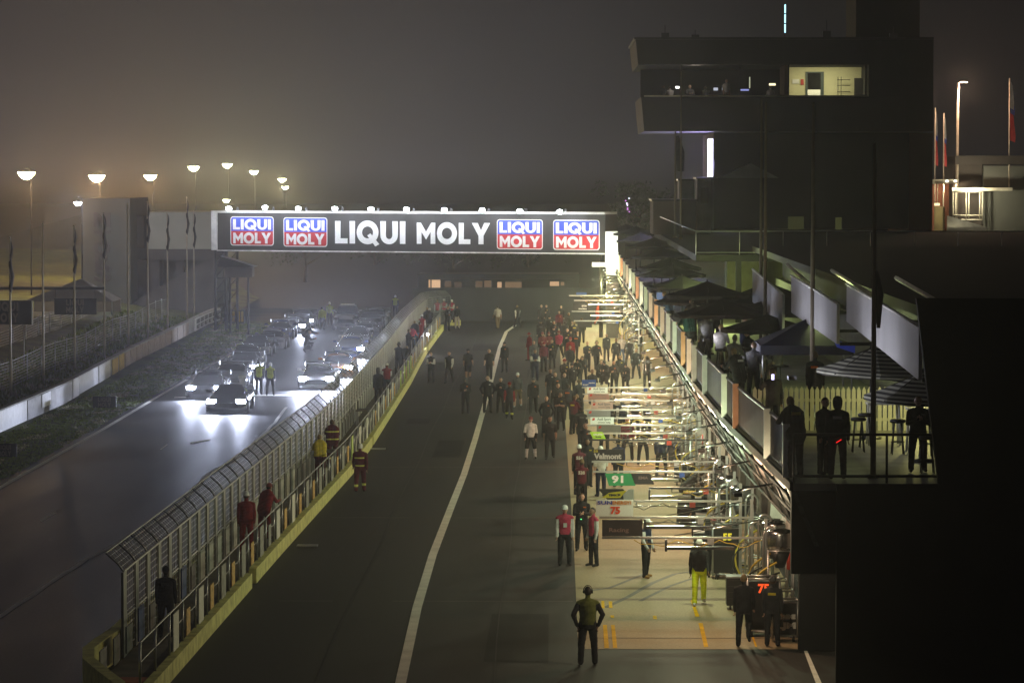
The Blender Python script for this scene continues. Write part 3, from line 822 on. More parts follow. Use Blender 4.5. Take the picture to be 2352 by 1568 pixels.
# low railing with advert boards on the lane side
rr_ = root('pit_wall_railing', (pw(100)-.2,100,.42), 'low steel railing with white and yellow boards along the top of the yellow wall', 'railing')
bpy.context.view_layer.update()
rl = MB(); Ys = [72 + 2.4*i for i in range(73)]
for a, c in zip(Ys, Ys[1:]):
    for z in (1.38, .95): rl.tube([(pw(a)-.2,a,z),(pw(c)-.2,c,z)], .022 if z > 1 else .014, 5, False)
inplace(rl.build('rail', fence_post), rr_)
for a in Ys: inplace(MB().tube([(pw(a)-.2,a,.4),(pw(a)-.2,a,1.4)], .032, 6).build('post', galv), rr_)
white_bd = mat('white_board', (.70,.72,.66), .6, 0, .1, 3); lime_bd = mat('lime_board', (.45,.62,.10), .6, 0, .12, 3)
amber_bd = mat('amber_board', (.60,.36,.06), .6, 0, .5, 9, det=2); grey_bd = mat('grey_board', (.26,.27,.24), .6, 0, .4, 6)
rng = random.Random(3)
for i, a in enumerate(Ys[2:-1]):
    kind = i % 2
    m = (white_bd if rng.random() < .55 else grey_bd if rng.random() < .6 else lime_bd) if not kind else (amber_bd if rng.random() < .75 else grey_bd)
    L, z0, z1 = (.95, .45, 1.32) if not kind else (.7, .5, 1.12)
    x0, x1 = pw(a+.3)-.14, pw(a+.3+L)-.14
    inplace(MB().hexa([(x0-.02,a+.3,z0),(x0,a+.3,z0),(x1,a+.3+L,z0),(x1-.02,a+.3+L,z0),(x0-.02,a+.3,z1),(x0,a+.3,z1),(x1,a+.3+L,z1),(x1-.02,a+.3+L,z1)]).build('advert_board', m), rr_)
# timing desks on the walkway
for i,(Y,lab) in enumerate([(126,'small wooden timing desk on the walkway behind the woman walking fireman'),(148,'timing desk with stools on the walkway beside the dark standing figure'),(190,'timing desk with monitors on the walkway near the bright lamp'),(232,'dark monitor box on a stand at the end of the walkway')]):
    lab = ['small wooden timing desk on the walkway, first before the red suited pair','brown timing desk on the walkway beside the lone dark standing figure','timing desk with dark monitor beside the photographers','dark monitor cabinet on the walkway close to the curved fence end'][i]
    x = pw(Y)-.75; t = root('timing_desk', (x,Y,.34), lab, 'desk', 'timing desks on the pit wall')
    MB().box(-.3,.3,-.6,.6,.72,.77).build('desk_top', deck_m, t)
    for sx in (-.26,.26):
        for sy in (-.55,.55): MB().box(sx-.02,sx+.02,sy-.02,sy+.02,0,.72).build('leg', galv, t)
    MB().box(-.25,-.2,-.3,.3,.8,1.15).box(-.24,-.21,-.05,.05,.77,.8).build('monitor', board_black, t)
# ============================================================= PIT BUILDING
def de(Y):
    T = [(60,5.2),(72,5.12),(80,4.93),(90,4.68),(107,4.5),(200,4.45),(262,4.45)]
    for (a,x),(b,y) in zip(T, T[1:]):
        if Y <= b: return x + (y-x)*(Y-a)/(b-a)
    return T[-1][1]
black_clad = mat('black_cladding', (.012,.012,.013), .8, 0, .3, .6, .2)
gloss_fascia = mat('gloss_fascia', (.03,.03,.033), .42, 0, .3, 2, .35)
deck_tile = mat('terrace_tile', (.28,.28,.24), .6, 0, .2, 1.5)
door_grey = mat('garage_door', (.09,.09,.088), .5, .3, .2)
pb = root('pit_building', (7,150,0), 'long dark pit garage building with glossy fascia below an open terrace', 'building')
bpy.context.view_layer.update()
P = lambda mb, name, m: inplace(mb.build(name, m), pb)
P(MB().box(7.0,26,81,262,0,4.69), 'wall', black_clad)
def drun(mb, Y0, Y1, o0, o1, z0, z1, step=4):
    n = max(1, int((Y1-Y0)/step))
    for i in range(n):
        a, c = Y0+(Y1-Y0)*i/n, Y0+(Y1-Y0)*(i+1)/n
        X0 = lambda Y: de(Y)+o0
        X1 = (lambda Y: de(Y)+o1) if o1 is not None else (lambda Y: 14.0)
        mb.hexa([(X0(a),a,z0),(X1(a),a,z0),(X1(c),c,z0),(X0(c),c,z0),(X0(a),a,z1),(X1(a),a,z1),(X1(c),c,z1),(X0(c),c,z1)])
    return mb
P(drun(MB(), 72, 262, .06, None, 4.7, 4.85, 5), 'terrace_floor', deck_tile)
P(drun(MB(), 72, 262, -.02, .058, 4.695, 4.875, 5), 'terrace_edge', black_clad)
# fascia: a sloped glossy band with ribs
fa = MB(); n = 47
for i in range(n):
    a, c = 72+190*i/n, 72+190*(i+1)/n
    p = lambda Y: [(de(Y)+.02,Y,4.69),(de(Y)+.12,Y,4.69),(de(Y)+.62,Y,3.5),(de(Y)+.52,Y,3.5)]
    A, B = p(a), p(c)
    fa.hexa([A[0],A[1],B[1],B[0],A[3],A[2],B[2],B[3]])
P(fa, 'fascia', gloss_fascia)
rb = MB()
for i in range(64):
    Y = 73 + 2.95*i
    P(MB().tube([(de(Y)-.03,Y,4.66),(de(Y)+.48,Y,3.5)], .03, 5), 'fascia_rib', door_grey)
for z, o in ((4.62,-.06),(4.1,.17),(3.52,.46)):
    q = MB()
    for i in range(95): a, c = 72+2*i, 74+2*i; q.tube([(de(a)+o,a,z),(de(c)+o,c,z)], .035, 5, False)
    P(q, 'fascia_trim', black_clad)
P(drun(MB(), 72.1, 262, .55, None, 3.44, 3.5, 5), 'soffit', black_clad)
P(MB().box(5.95,26,80.6,81,0,3.44), 'end_wall', black_clad)
P(MB().box(5.14,26,72,72.3,2.9,4.69), 'end_fascia', black_clad)
for k in range(29):
    Y = 84 + 6.1*k
    P(MB().box(6.75,7.0,Y-.25,Y+.25,0,3.44), 'column', darkwall)
    P(MB().box(6.93,6.99,Y+.35,Y+5.6,0,3.2), 'garage_door', white_paint if k % 5 == 2 else door_grey)
# lights under the terrace: warm and greenish in turn
tones = [(1,.80,.50),(1,.62,.36),(.82,1,.58),(.86,1,.66),(1,.84,.56),(1,.66,.38),(.92,1,.55),(.80,.98,.64),(1,.90,.62),(1,.60,.34),(.84,1,.62)]
rl_ = random.Random(11)
for k in range(30):
    Y = 76.9 + 6.1*k; c = (.98,.98,.42) if 24 <= k <= 26 else tones[k % len(tones)]
    x = de(Y)-.75; L = .2
    ho = P(MB().box(x-.09,x+.09,Y-L,Y+L,4.16,4.20).box(x-.09,x+.09,Y-L-.02,Y-L,4.11,4.20).tube([(x,Y,4.24),(x+.8,Y,4.4)], .025, 5), 'light_housing', dark_metal)
    inplace(MB().box(x-.07,x+.07,Y-L+.03,Y+L-.03,4.14,4.155).build('lens', glow('lane_light_%d' % (k % 5), c, 8)), ho)
    far = rl_.uniform(.65,1.25) * (1.9 if Y > 205 else 1.0) * (.55 if Y < 90 else .85 if Y < 105 else 1.05)
    inplace(lamp('POINT', 'lamp', (x,Y,4.02), 540*far, c, None, .12), ho)
# terrace railing
tr_ = root('terrace_railing', (5,90,4.85), 'terrace balustrade with white end posts, some with warm light painted in, above the glossy fascia', 'railing')
bpy.context.view_layer.update()
bal = mat('baluster_paint', (.07,.07,.068), .45, .3)
warm_lit_post = mat('white_post_warm_lit', (.62,.36,.22), .6, 0, .15, 3)  # orange light falling on white posts, painted into their colour
pale_post = mat('white_post', (.82,.84,.78), .55, 0, .1, 3)
def post(Y, m, w=.16, z1=6.05): return inplace(MB().box(de(Y)-.06,de(Y)-.06+w,Y-.05,Y+.05,4.88,z1).build('post', m), tr_)
bays = [73.2,78,87.3,91.5,101,107,111,116,124,131,138,146,154,162,170,178,186,194,202,210,218,226,234,242,250,258]
for i, Y in enumerate(bays): post(Y, warm_lit_post if i in (2,7,11,15,20) else pale_post, .15 if Y < 130 else .2)
rl = MB(); bs = MB(); nb = 0
for i,(a,c) in enumerate(zip(bays, bays[1:])):
    rl.tube([(de(a)+.1,a,5.95),(de(c)+.1,c,5.95)], .045, 6, False)
    rl.tube([(de(a)+.1,a,4.98),(de(c)+.1,c,4.98)], .02, 5, False)
    k = int((c-a)/(.26 if a < 110 else .6))
    for q in range(1, k):
        Y = a+(c-a)*q/k; nb += 1
        if nb <= 100: inplace(MB().box(de(Y)+.08,de(Y)+.11,Y-.015,Y+.015,4.98,5.93).build('baluster', bal), tr_)
        else: bs.box(de(Y)+.08,de(Y)+.11,Y-.015,Y+.015,4.98,5.93)
inplace(rl.build('handrail', bal), tr_); inplace(bs.build('baluster_screen', bal), tr_)['kind'] = 'stuff'
for i,(a,c) in enumerate(zip(bays, bays[1:])):
    if a > 180 and i % 2 == 0:
        inplace(MB().hexa([(de(a)+.13,a+.2,4.95),(de(a)+.15,a+.2,4.95),(de(c)+.15,c-1.5,4.95),(de(c)+.13,c-1.5,4.95),(de(a)+.13,a+.2,5.85),(de(a)+.15,a+.2,5.85),(de(c)+.15,c-1.5,5.85),(de(c)+.13,c-1.5,5.85)]).build('infill_panel', pale_slat), tr_)
fr_ = MB()
for z in (5.9, 5.0): fr_.tube([(5.2,72.15,z),(9.2,72.15,z)], .035, 6)
for x in (5.2,7.2,9.1): fr_.tube([(x,72.15,4.85),(x,72.15,5.9)], .03, 6)
inplace(fr_.build('front_rail', black_paint), tr_)
# dark raked end wall at the near end of the terrace
r = root('end_screen', (10,71.5,0), 'tall black raked end wall hiding the near end of the pit building', 'wall')
M = lambda u,v,w: (u, 71.2+w, v)
xa, xb = at(2105,685,71.2), at(2156,1112,71.2)
bpy.context.view_layer.update()
inplace(MB().prism([(xb.x-.0,xb.z),(30,xb.z),(30,xa.z),(xa.x,xa.z)], 0, .25, M).build('panel', black_clad), r)
inplace(MB().box(6.05,30,71.25,71.4,0,xb.z-.002).build('lower_panel', black_clad), r)
# picket fence across the terrace
pk = root('picket_fence', (7.5,87,4.85), 'white picket fence across the terrace behind the bar tables', 'fence')
picket = mat('picket_paint', (.58,.58,.50), .6, 0, .12, 3)
for i in range(36):
    x = 5.2 + .135*i - 7.5
    MB().prism([(x,0),(x+.10,0),(x+.10,1.05),(x+.05,1.15),(x,1.05)], -.012, .012, lambda u,v,w:(u,w,v)).build('picket', picket, pk)
MB().box(-2.35,2.6,.015,.05,.25,.33).box(-2.35,2.6,.015,.05,.75,.83).build('rail', picket, pk)
# suite wall behind the terrace, lit windows
sw = root('terrace_suites', (9.9,130,4.85), 'dark row of hospitality suites behind the terrace with yellow green lit windows', 'building')
bpy.context.view_layer.update()
wall_olive = mat('suite_wall', (.10,.10,.075), .8, 0, .2, .8)
inplace(MB().box(9.9,26,72.4,149,4.86,6.9).build('wall', wall_olive), sw)
inplace(MB().box(8.9,26,74,150,8.05,8.3).build('roof', black_clad), sw)
inplace(MB().box(10.2,26,72.4,149,6.9,8.04).build('upper_wall', black_clad), sw)
def lit(x0,x1,y0,y1,Y,col,s,name='window'):
    a, c = at(x0,y1,Y), at(x1,y0,Y)
    return inplace(MB().box(a.x,c.x,Y,Y+.06,a.z,c.z).build(name, glow('lit_%d_%d' % (x0,y0), col, s)), sw)
lime = (.62,.66,.10)
P(MB().box(8.2,26,158,160,4.86,7.58), 'suite_end_wall', mat('suite_inner_wall', (.28,.28,.16), .8))
for a in [(1622,1652,672,706,157,lime,.9),(1653,1700,670,705,157,lime,.7),(1702,1722,673,700,157,lime,.9)]: lit(*a)
inplace(lamp('POINT','lamp',(7.2,146,6.9),800,(.82,1,.32),None,.2), sw)
inplace(lamp('POINT','lamp',(7.9,100,7.4),380,(.86,1,.40),None,.2), sw)
inplace(lamp('POINT','lamp',(9.3,84.6,6.25),140,(1,.92,.30),None,.2), sw)
inplace(lamp('POINT','lamp',(5.9,176,6.7),70,(.6,.75,1),None,.2), sw)
for (x0,x1,y0,y1) in [(1525,1548,688,712),(1508,1524,672,690)]:
    lit(x0,x1,y0,y1,157,(.35,.5,.8),.35,'screen')
# white angled fascia screens in front of the suites
screen_cloth = mat('screen_panel', (.40,.40,.42), .7, 0, .12, .8)
for i,(Y0,Y1,X0,X1,zt0,zt1,zb0,zb1) in enumerate([(121,106,7.2,7.25,8.05,7.7,6.9,6.55),(105,90,7.46,7.62,8.3,8.02,7.18,6.95),(88.5,72.6,7.75,7.92,8.58,8.2,7.62,7.05)]):
    lab = ['dim white fascia screen hung beside the paired flagpoles','white fascia screen on the terrace suites behind the yellowish flagpole','largest white fascia screen, cut off by the black end wall'][i]
    s = root('fascia_screen', (X0,Y0,zb0), lab, 'screen panel', 'white fascia screens along the suites')
    A = [Vector((X0,Y0,zb0)),Vector((X1,Y1,zb1)),Vector((X1,Y1,zt1)),Vector((X0,Y0,zt0))]
    o = Vector((X0,Y0,zb0)); th = Vector((.08,0,0))
    MB().hexa([A[0]-o,A[1]-o,A[1]+th-o,A[0]+th-o,A[3]-o,A[2]-o,A[2]+th-o,A[3]+th-o]).build('panel', screen_cloth, s)
    MB().tube([A[3]-o+Vector((0,0,.03)),A[2]-o+Vector((0,0,.03))], .04, 5).build('top_edge', white_paint, s)
    MB().tube([A[3]-o+Vector((1.1,-2,.25)),A[2]-o+Vector((1.1,2,.2))], .06, 5).build('gutter', cream_paint, s)
    for q in (A[0],A[1]): MB().tube([q-o+th,Vector((q.x+2.4,q.y,q.z))-o], .05, 5).build('bracket', dark_metal, s)
    lamp('AREA','lamp',Vector((-2.0,(Y1-Y0)/2,-.9)),80 if i else 36,(.9,.9,1),s,aim=(1,0,.42),angle=160,size=(.3,8))
    MB().box(-2.1,-1.9,(Y1-Y0)/2-.3,(Y1-Y0)/2+.3,-1.05,-.96).build('uplight', dark_metal, s)
# upper deck with railing in front of the tower
ud = root('upper_terrace', (10,150,7.6), 'dark upper terrace slab with glass railing in front of the control tower', 'terrace')
bpy.context.view_layer.update()
inplace(MB().box(6.4,30,150,212,7.6,7.9).build('slab', black_clad), ud)
rail = MB()
for z in (8.95,8.0): rail.tube([(6.4,150.1,z),(26,150.1,z)], .025, 5)
for k in range(11): x = 6.4+1.95*k; rail.tube([(x,150.1,7.9),(x,150.1,8.95)], .022, 5)
rail.tube([(6.4,150.1,8.95),(6.4,212,8.95)], .025, 5)
inplace(rail.build('railing', galv), ud)
inplace(MB().box(8.2,8.45,150.3,150.6,4.86,7.6).box(13,13.3,150.3,150.6,4.86,7.6).build('column', black_clad), ud)
# things standing on it
for nm, lab, cat, (x0,x1,y0,y1,Y,d), m in [
    ('service_cabin','pale grey cabin with a dark window on the upper terrace beside the bright screen','cabin',(1601,1633,411,497,205,4),mat('cabin_paint',(.34,.34,.33),.7)),
    ('plant_enclosure','low dark plant enclosure on the upper terrace by the purple lights','enclosure',(1500,1600,462,560,200,6),darkwall),
    ('container','dim grey container on the upper terrace between the flagpoles','container',(1560,1640,415,460,209,3),mat('container_paint',(.16,.16,.17),.7))]:
    a, c = at(x0,y1,Y), at(x1,y0,Y); t = root(nm, (a.x,Y,7.9), lab, cat)
    MB().box(0,c.x-a.x,0,d,0,c.z-7.9).build('wall', m, t)
    MB().box(-.08,c.x-a.x+.08,-.1,d+.1,c.z-7.9,c.z-7.8).build('roof', dark_metal, t)
    if nm == 'service_cabin': MB().box(.2,.7,-.03,-.005,(c.z-7.9)*.55,(c.z-7.9)*.85).build('window', board_black, t)
# ============================================================= CONTROL TOWER AND BEYOND
TY = 214.0
tw_ = root('control_tower', (17,220,0), 'tall dark control tower with an overhanging cab and one lit room', 'tower')
bpy.context.view_layer.update()
tower_dark = mat('tower_cladding', (.03,.03,.031), .75, 0, .2, .3)
tower_warm_lit = mat('tower_cladding_warm_lit', (.12,.04,.02), .8, 0, .2, .3)  # dim orange light on the tower side, put into a red-brown colour
A = lambda px, py, Y=TY: at(px, py, Y)
T = lambda mb, name, m: inplace(mb.build(name, m), tw_)
zb, zs, zw, zt_ = A(0,302).z, A(0,223).z, A(0,150).z, A(0,92).z
xr = A(2145,0).x
def slab(mb, xl0, xl1, z0, z1, Y0=TY, Y1=TY+16):
    return mb.hexa([(xl0,Y0,z0),(xr,Y0,z0),(xr,Y1,z0),(xl0,Y1,z0),(xl1,Y0,z1),(xr,Y0,z1),(xr,Y1,z1),(xl1,Y1,z1)])
xl = lambda py: A(1460 + (py-90)*.094, py).x
T(slab(MB(), xl(302), xl(223), zb, zs), 'lower_panel', tower_dark)
T(slab(MB(), xl(150), xl(92), zw, zt_), 'upper_panel', tower_dark)
T(MB().box(A(1997,0).x,xr,TY,TY+16,zs+.002,zw-.002), 'side_panel', tower_dark)
T(MB().box(A(1470,0).x+.3,A(1996,0).x,TY+10,TY+10.2,zs,zw), 'room_back_wall', tower_dark)
T(MB().box(A(1480,0).x,A(1996,0).x,TY-.12,TY+.2,zs,zs+.09), 'window_sill', cream_paint)
for px in (1566,1700,1812,1990): T(MB().box(A(px,0).x-.05,A(px,0).x+.05,TY+.05,TY+.15,zs+.09,zw-.002), 'mullion', black_paint)
room = mat('room_plaster', (.62,.60,.40), .8, 0, .05)
T(MB().box(A(1812,0).x,A(1996,0).x,TY+5,TY+5.2,zs,zw), 'lit_room_wall', room)
T(MB().box(A(1804,0).x,A(1812,0).x,TY+.3,TY+5,zs,zw), 'partition', mat('brown_partition',(.12,.07,.05),.7))
YR_ = TY+4.9
B_ = lambda px,py: at(px,py,YR_)
dr = T(MB().box(B_(1851,0).x,B_(1893,0).x,YR_,YR_+.06,zs,B_(0,166).z), 'doorway', mat('door_frame_grey',(.05,.07,.07),.5))
inplace(MB().box(B_(1856,0).x,B_(1886,0).x,YR_-.02,YR_-.005,zs,B_(0,169).z).build('dark_opening', black_clad), dr)
T(MB().box(B_(1821,0).x,B_(1836,0).x,YR_+.02,YR_+.08,B_(0,193).z,B_(0,183).z), 'wall_notice', white_paint)
T(MB().box(B_(1840,0).x,B_(1847,0).x,YR_+.02,YR_+.08,B_(0,196).z,B_(0,183).z), 'red_notice', mat('red_notice',(.45,.05,.04),.6))
T(MB().box(B_(1853,0).x,B_(1882,0).x,YR_-1.2,YR_-1.15,zs,B_(0,208).z), 'whiteboard', sign_white)
T(MB().box(B_(1962,0).x,B_(1984,0).x,YR_-.7,YR_-.2,zs,B_(0,181).z), 'cabinet', board_black)
rk = MB()
for px in (1924,1931): rk.tube([(B_(px,0).x,YR_-.6,zs),(B_(px,0).x,YR_-.6,B_(0,178).z)], .02, 5)
for py in (185,198,212): rk.tube([(B_(1922,0).x,YR_-.6,B_(0,py).z),(B_(1952,0).x,YR_-.6,B_(0,py).z)], .02, 5)
T(rk, 'shelf_rack', black_paint)
inplace(lamp('AREA','lamp',(A(1900,0).x,TY+2.6,zw-.15),95,(1,.93,.55),None,aim=(0,.5,-1),angle=170,size=(3.5,.5)), tw_)
T(MB().box(A(1778,0).x,A(1793,0).x,TY+4.5,TY+4.7,A(0,193).z,A(0,188).z), 'wall_lamp', glow('tower_lamp',(1,.9,.55),1.6))
inplace(lamp('POINT','lamp',(A(1600,0).x,TY+.8,zw-.4),45,(1,.85,.7),None,.2), tw_)
for k in range(11):
    px = 1520 + 56*k; a = A(px,0).x
    T(MB().box(a-.02,a+.02,TY-.015,TY-.002,zb+.05,zs-.1), 'panel_joint', dark_metal)
    T(MB().box(a-.02,a+.02,TY-.015,TY-.002,zw+.05,zt_-.05), 'panel_joint', dark_metal)
T(MB().box(xl(92)-.1,xr,TY-.1,TY+16.1,zt_+.002,zt_+.14), 'roof_edge', dark_metal)
for px, h in ((1530,.9),(1600,.6),(1905,1.2),(2060,.8)):
    a = A(px,0).x; T(MB().tube([(a,TY+2,zt_+.1),(a,TY+2,zt_+.1+h)], .03, 5).box(a-.25,a+.25,TY+1.8,TY+2.3,zt_+.14,zt_+.14+h*.4), 'roof_unit', dark_metal)
# desk screens in the race control room
for i,(px,py,w,h,c,s) in enumerate([(1556,201,7,4,(1,.98,.9),3),(1644,205,8,5,(.8,.85,1),.6),(1664,205,9,4,(.8,.85,1),.5),(1710,207,16,3,(.4,.45,1),.7),(1722,190,2,20,(.85,.9,.6),.5)]):
    a = A(px,py,TY+3); T(MB().box(a.x-w/56,a.x+w/56,TY+3,TY+3.05,a.z-h/56,a.z+h/56), 'desk_screen', glow('desk_screen_%d' % i, c, s))
# shaft under the cab
S = lambda px, py: at(px, py, TY+8)
T(MB().box(S(1640,0).x,S(2090,0).x,TY+8,TY+24,7.9,zb-.01), 'shaft', tower_dark)
T(MB().box(S(2090.5,0).x,S(2144,0).x,TY+7.9,TY+22,0,zb-.01), 'warm_lit_shaft', tower_warm_lit)
T(MB().box(S(1992,0).x,S(2144,0).x,TY+16.2,TY+24,zb,S(0,-60).z), 'stair_core', black_clad)
for (x0,x1,y0,y1,s) in [(1812,1848,497,527,.028),(1921,1935,499,527,.045)]:
    T(MB().box(S(x0,0).x,S(x1,0).x,TY+7.9,TY+7.99,S(0,y1).z,S(0,y0).z), 'window', glow('tower_window_%d' % x0, (.75,.8,.25), s))
T(MB().prism([(A(1660,0).x,A(0,409).z),(A(1800,0).x,A(0,409).z),(A(1735,0).x,A(0,375).z)], 4, 7, lambda u,v,w:(u,TY+w,v)), 'porch_roof', mat('porch_grey',(.14,.14,.14),.8))
# light strip on the tower roof
r = root('light_strip', (A(1806,0).x,TY+1,zt_), 'thin vertical pale blue light strip above the tower roof', 'light strip')
z0 = A(0,75,).z - zt_
MB().tube([(0,.1,-.0),(0,.1,z0+.05)], .03, 6).build('mast', dark_metal, r)
for k in range(3): MB().box(-.045,.045,0,.05,z0+.62*k,z0+.62*k+.55).build('segment', glow('strip_cyan',(.45,.85,1),2.2), r)
# bright video screen seen almost edge on
r = root('video_screen', (at(1633,0,218.5).x,218.5,7.9), 'bright video screen seen edge on under the tower cab', 'screen')
z = lambda py: at(1633,py,218.5).z - 7.9
MB().box(-.02,.30,.06,3.2,z(407),z(318)).build('cabinet', dark_metal, r)
MB().box(-.14,.16,0,.05,z(406),z(319)).build('display', glow('video_white',(.82,.80,1),5), r)
MB().box(-.05,-.03,.06,3.1,z(406),z(319)).build('side_display', glow('video_white',(.82,.80,1),5), r)
MB().box(0,.3,1,1.4,0,z(407)).build('stand', dark_metal, r)
lamp('AREA','lamp',(-.12,1.6,z(360)),1500,(.52,.46,1),r,aim=(-1,-.25,0),angle=170,size=(2.4,3.0))
# lamp post, flags and stair landing beyond the tower
LY = 250.0
L_ = lambda px, py: at(px, py, LY)
r = root('lamp_post', (L_(2202,0).x,LY,0), 'slender lamp post with a single lit amber head, right of the tower'.replace(', right of the tower',' beyond the tower'), 'street lamp')
zh = L_(0,191).z
MB().tube([(-.1,0,0),(0,0,zh),(.12,0,zh+.05),(.45,0,zh+.07)], [.13,.09,.06,.05], 8).build('post', pole_mat, r)
MB().box(.1,.72,-.12,.12,zh+.04,zh+.12).build('head', dark_metal, r)
MB().box(.14,.68,-.09,.09,zh,zh+.04).build('lens', glow('amber_head',(1,.72,.52),25), r)
lamp('POINT','lamp',(.4,-.15,zh-.2),1800,(1,.66,.42),r,.15)
white_flag = mat('flag_white',(.65,.63,.66),.8); red_flag = mat('flag_red',(.55,.05,.06),.8); blue_flag = mat('flag_blue',(.07,.10,.5),.8)
for i,(px,pt,pb,d,lab) in enumerate([(2318,180,358,2,'tall banner flag in blue, white and red bands on the roof pole'),(2147,248,410,1.0,'furled blue and red flag close against the tower edge'),(2167,260,410,1.0,'faint furled red flag between the tower and lamp post')]):
    b0, t0 = L_(px,pb), L_(px,pt); h = t0.z - b0.z
    r = root('banner_flag', (b0.x,LY,b0.z), lab, 'flag', 'flags beyond the tower')
    MB().tube([(0,0,-2.5 if i == 0 else -6),(0,0,h)], .05, 6).build('pole', pole_mat, r)
    for k,(f0,f1,m,wd) in enumerate([(.97,.62,white_flag,.16),(.80,.55,blue_flag,.20),(.56,.2,red_flag,.24)]):
        MB().prism([(.05,h*f0),(.05,h*f1),(.05+wd*d*.8,h*(f1-.03)),(.05+wd*d*.9,h*(f1+.05)),(.05+wd*d*.5,h*f0*.93)], -.03+.05*k, .0+.05*k, lambda u,v,w:(u,w,v)).build('cloth', m, r)
r = root('office_block', (L_(2250,0).x,LY,0), 'grey block with dark cap and lit steel stair landing beyond the tower', 'building')
X = lambda px: L_(px,0).x - r.location.x
Zl = lambda py: L_(0,py).z
grey_w = mat('grey_render',(.16,.165,.15),.85,0,.1,.5)
MB().box(X(2262),X(2420),0,8,0,Zl(381)).build('wall', grey_w, r)
MB().box(X(2196),X(2261),.6,8,0,Zl(362)).box(X(2196),X(2362),-.2,8,Zl(378),Zl(358)).build('cap', darkwall, r)
MB().box(X(2190),X(2322),-1.6,.0,Zl(438),Zl(431)).build('canopy', cream_paint, r)
fr2 = MB()
for px in (2187,2193,2217,2223,2248,2254): fr2.tube([(X(px),-1.4,Zl(505)),(X(px),-1.4,Zl(440))], .05, 5)
for py in (494,504,440): fr2.tube([(X(2187),-1.4,Zl(py)),(X(2254),-1.4,Zl(py))], .06, 5)
fr2.build('stair_frame', cream_paint, r)
MB().box(X(2145),X(2203),-.5,1,Zl(422),Zl(412)).build('porch_roof', cream_paint, r)
for px in (2155,2168): MB().tube([(X(px),-.3,Zl(470)),(X(px),-.3,Zl(422))], .04, 5).build('porch_post', cream_paint, r)
MB().box(X(2145),X(2190),2,2.3,0,Zl(422)).build('red_wall', mat('dim_red_wall',(.20,.07,.04),.8), r)
MB().box(X(2146),X(2170),-.9,-.7,0,Zl(474)).build('tan_door_screen', mat('tan_door',(.34,.27,.13),.7), r)
MB().box(X(2146),X(2158),-.95,-.85,Zl(472),Zl(466)).build('exit_lamp', glow('exit_lamp',(1,.85,.45),1.6), r)
MB().prism([(X(2172),Zl(530)),(X(2262),Zl(530)),(X(2262),Zl(520)),(X(2172),Zl(494))], -1.9, -1.6, lambda u,v,w:(u,w,v)).build('ramp_side', galv, r)
MB().box(X(2145),X(2330),-3,-2.7,0,Zl(532)).build('low_wall', mat('tan_low_wall',(.30,.25,.14),.8), r)
lamp('POINT','lamp',(X(2230),-2.6,Zl(446)),420,(1,.9,.6),r,.1)
lamp('POINT','lamp',(X(2178),-.2,Zl(430)),160,(1,.8,.5),r,.1)
lamp('POINT','lamp',(X(2200),-4.2,Zl(545)),90,(1,.85,.5),r,.1)
for px in (2195,2176): MB().box(X(px)-.1,X(px)+.1,-.56,-.51,Zl(418),Zl(414)).build('spot_lens', glow('porch_spot',(1,.95,.8),4), r)
# dark flagpoles standing on the terrace
pole_d = mat('dim_flagpole',(.16,.13,.09),.6)
for i,(px,Y,pt,rad,lab) in enumerate([(1747,118,225,.055,'brown flagpole, farther of the close pair on the terrace'),(1757,112,235,.06,'brown flagpole, nearer of the close pair on the terrace'),(1866,97,235,.065,'yellowish flagpole between the second and third white screens'),
    (2007,73.3,330,.055,'dark thick flagpole standing beside the bar tables'),(1550,190,300,.06,'thin flagpole under the tower cab next to a hanging flag'),(1563,186,165,.05,'slender pole passing in front of the tower window sill')]):
    b0, t0 = at(px,784,Y), at(px,pt,Y)
    r = root('terrace_flagpole', (b0.x,Y,4.85 if Y < 150 else 7.9), lab, 'flagpole', 'dark flagpoles on the terrace')
    h = t0.z - r.location.z
    MB().tube([(0,0,0),(0,0,h*.4),(0,0,h)], [rad*1.15,rad,rad*.6], 8).lathe((0,0,.0), [(rad*2.2,0),(rad*2,.06),(rad*1.1,.1)], 10).build('pole', pole_d, r)
    if i in (3,4): MB().tube([(.04,0,h*.62),(.12,.03,h*.55),(.10,0,h*.45)] if i == 3 else [(.1,0,h*.95),(.25,.05,h*.8),(.3,0,h*.62)], [.05,.1,.04] if i == 3 else [.1,.28,.2], 7).build('furled_flag', flag_dark, r)
tree(at(1468,470,285).x, 285, 4.5, 6.2, 5, 'dark tree with purple lights at the far end of the pit building', 21)
r = root('purple_lights', at(1440,470,262), 'cluster of small purple and white stage lights by the dark tree', 'lights')
for k in range(9):
    MB().lathe((random.uniform(-.25,.3),0,random.uniform(-.7,.6)), [(.03,-.06),(.07,0),(.03,.06)], 8).build('lamp_head', glow('purple_lamp',(.62,.25,.7),1.6) if k < 6 else glow('stage_white',(.8,.85,1),2.5), r)
MB().tube([(0,.1,-1.5),(0,.1,.7)], .03, 5).tube([(-.3,.1,.2),(.35,.1,.2)], .02, 5).build('bracket', dark_metal, r)
# parked car and cone in the dark corner by the end wall
r = root('traffic_cone', gd(2037,1500), 'orange traffic cone with a white collar in the dark corner', 'cone')
cone_o = mat('cone_orange',(.6,.09,.03),.6)
MB().lathe((0,0,0), [(.15,.04),(.10,.28)], 14).box(-.19,.19,-.19,.19,0,.04).lathe((0,0,0),[(.066,.48),(.03,.66)],14).build('body', cone_o, r)
MB().lathe((0,0,0), [(.10,.281),(.066,.479)], 14).build('collar', white_paint, r)
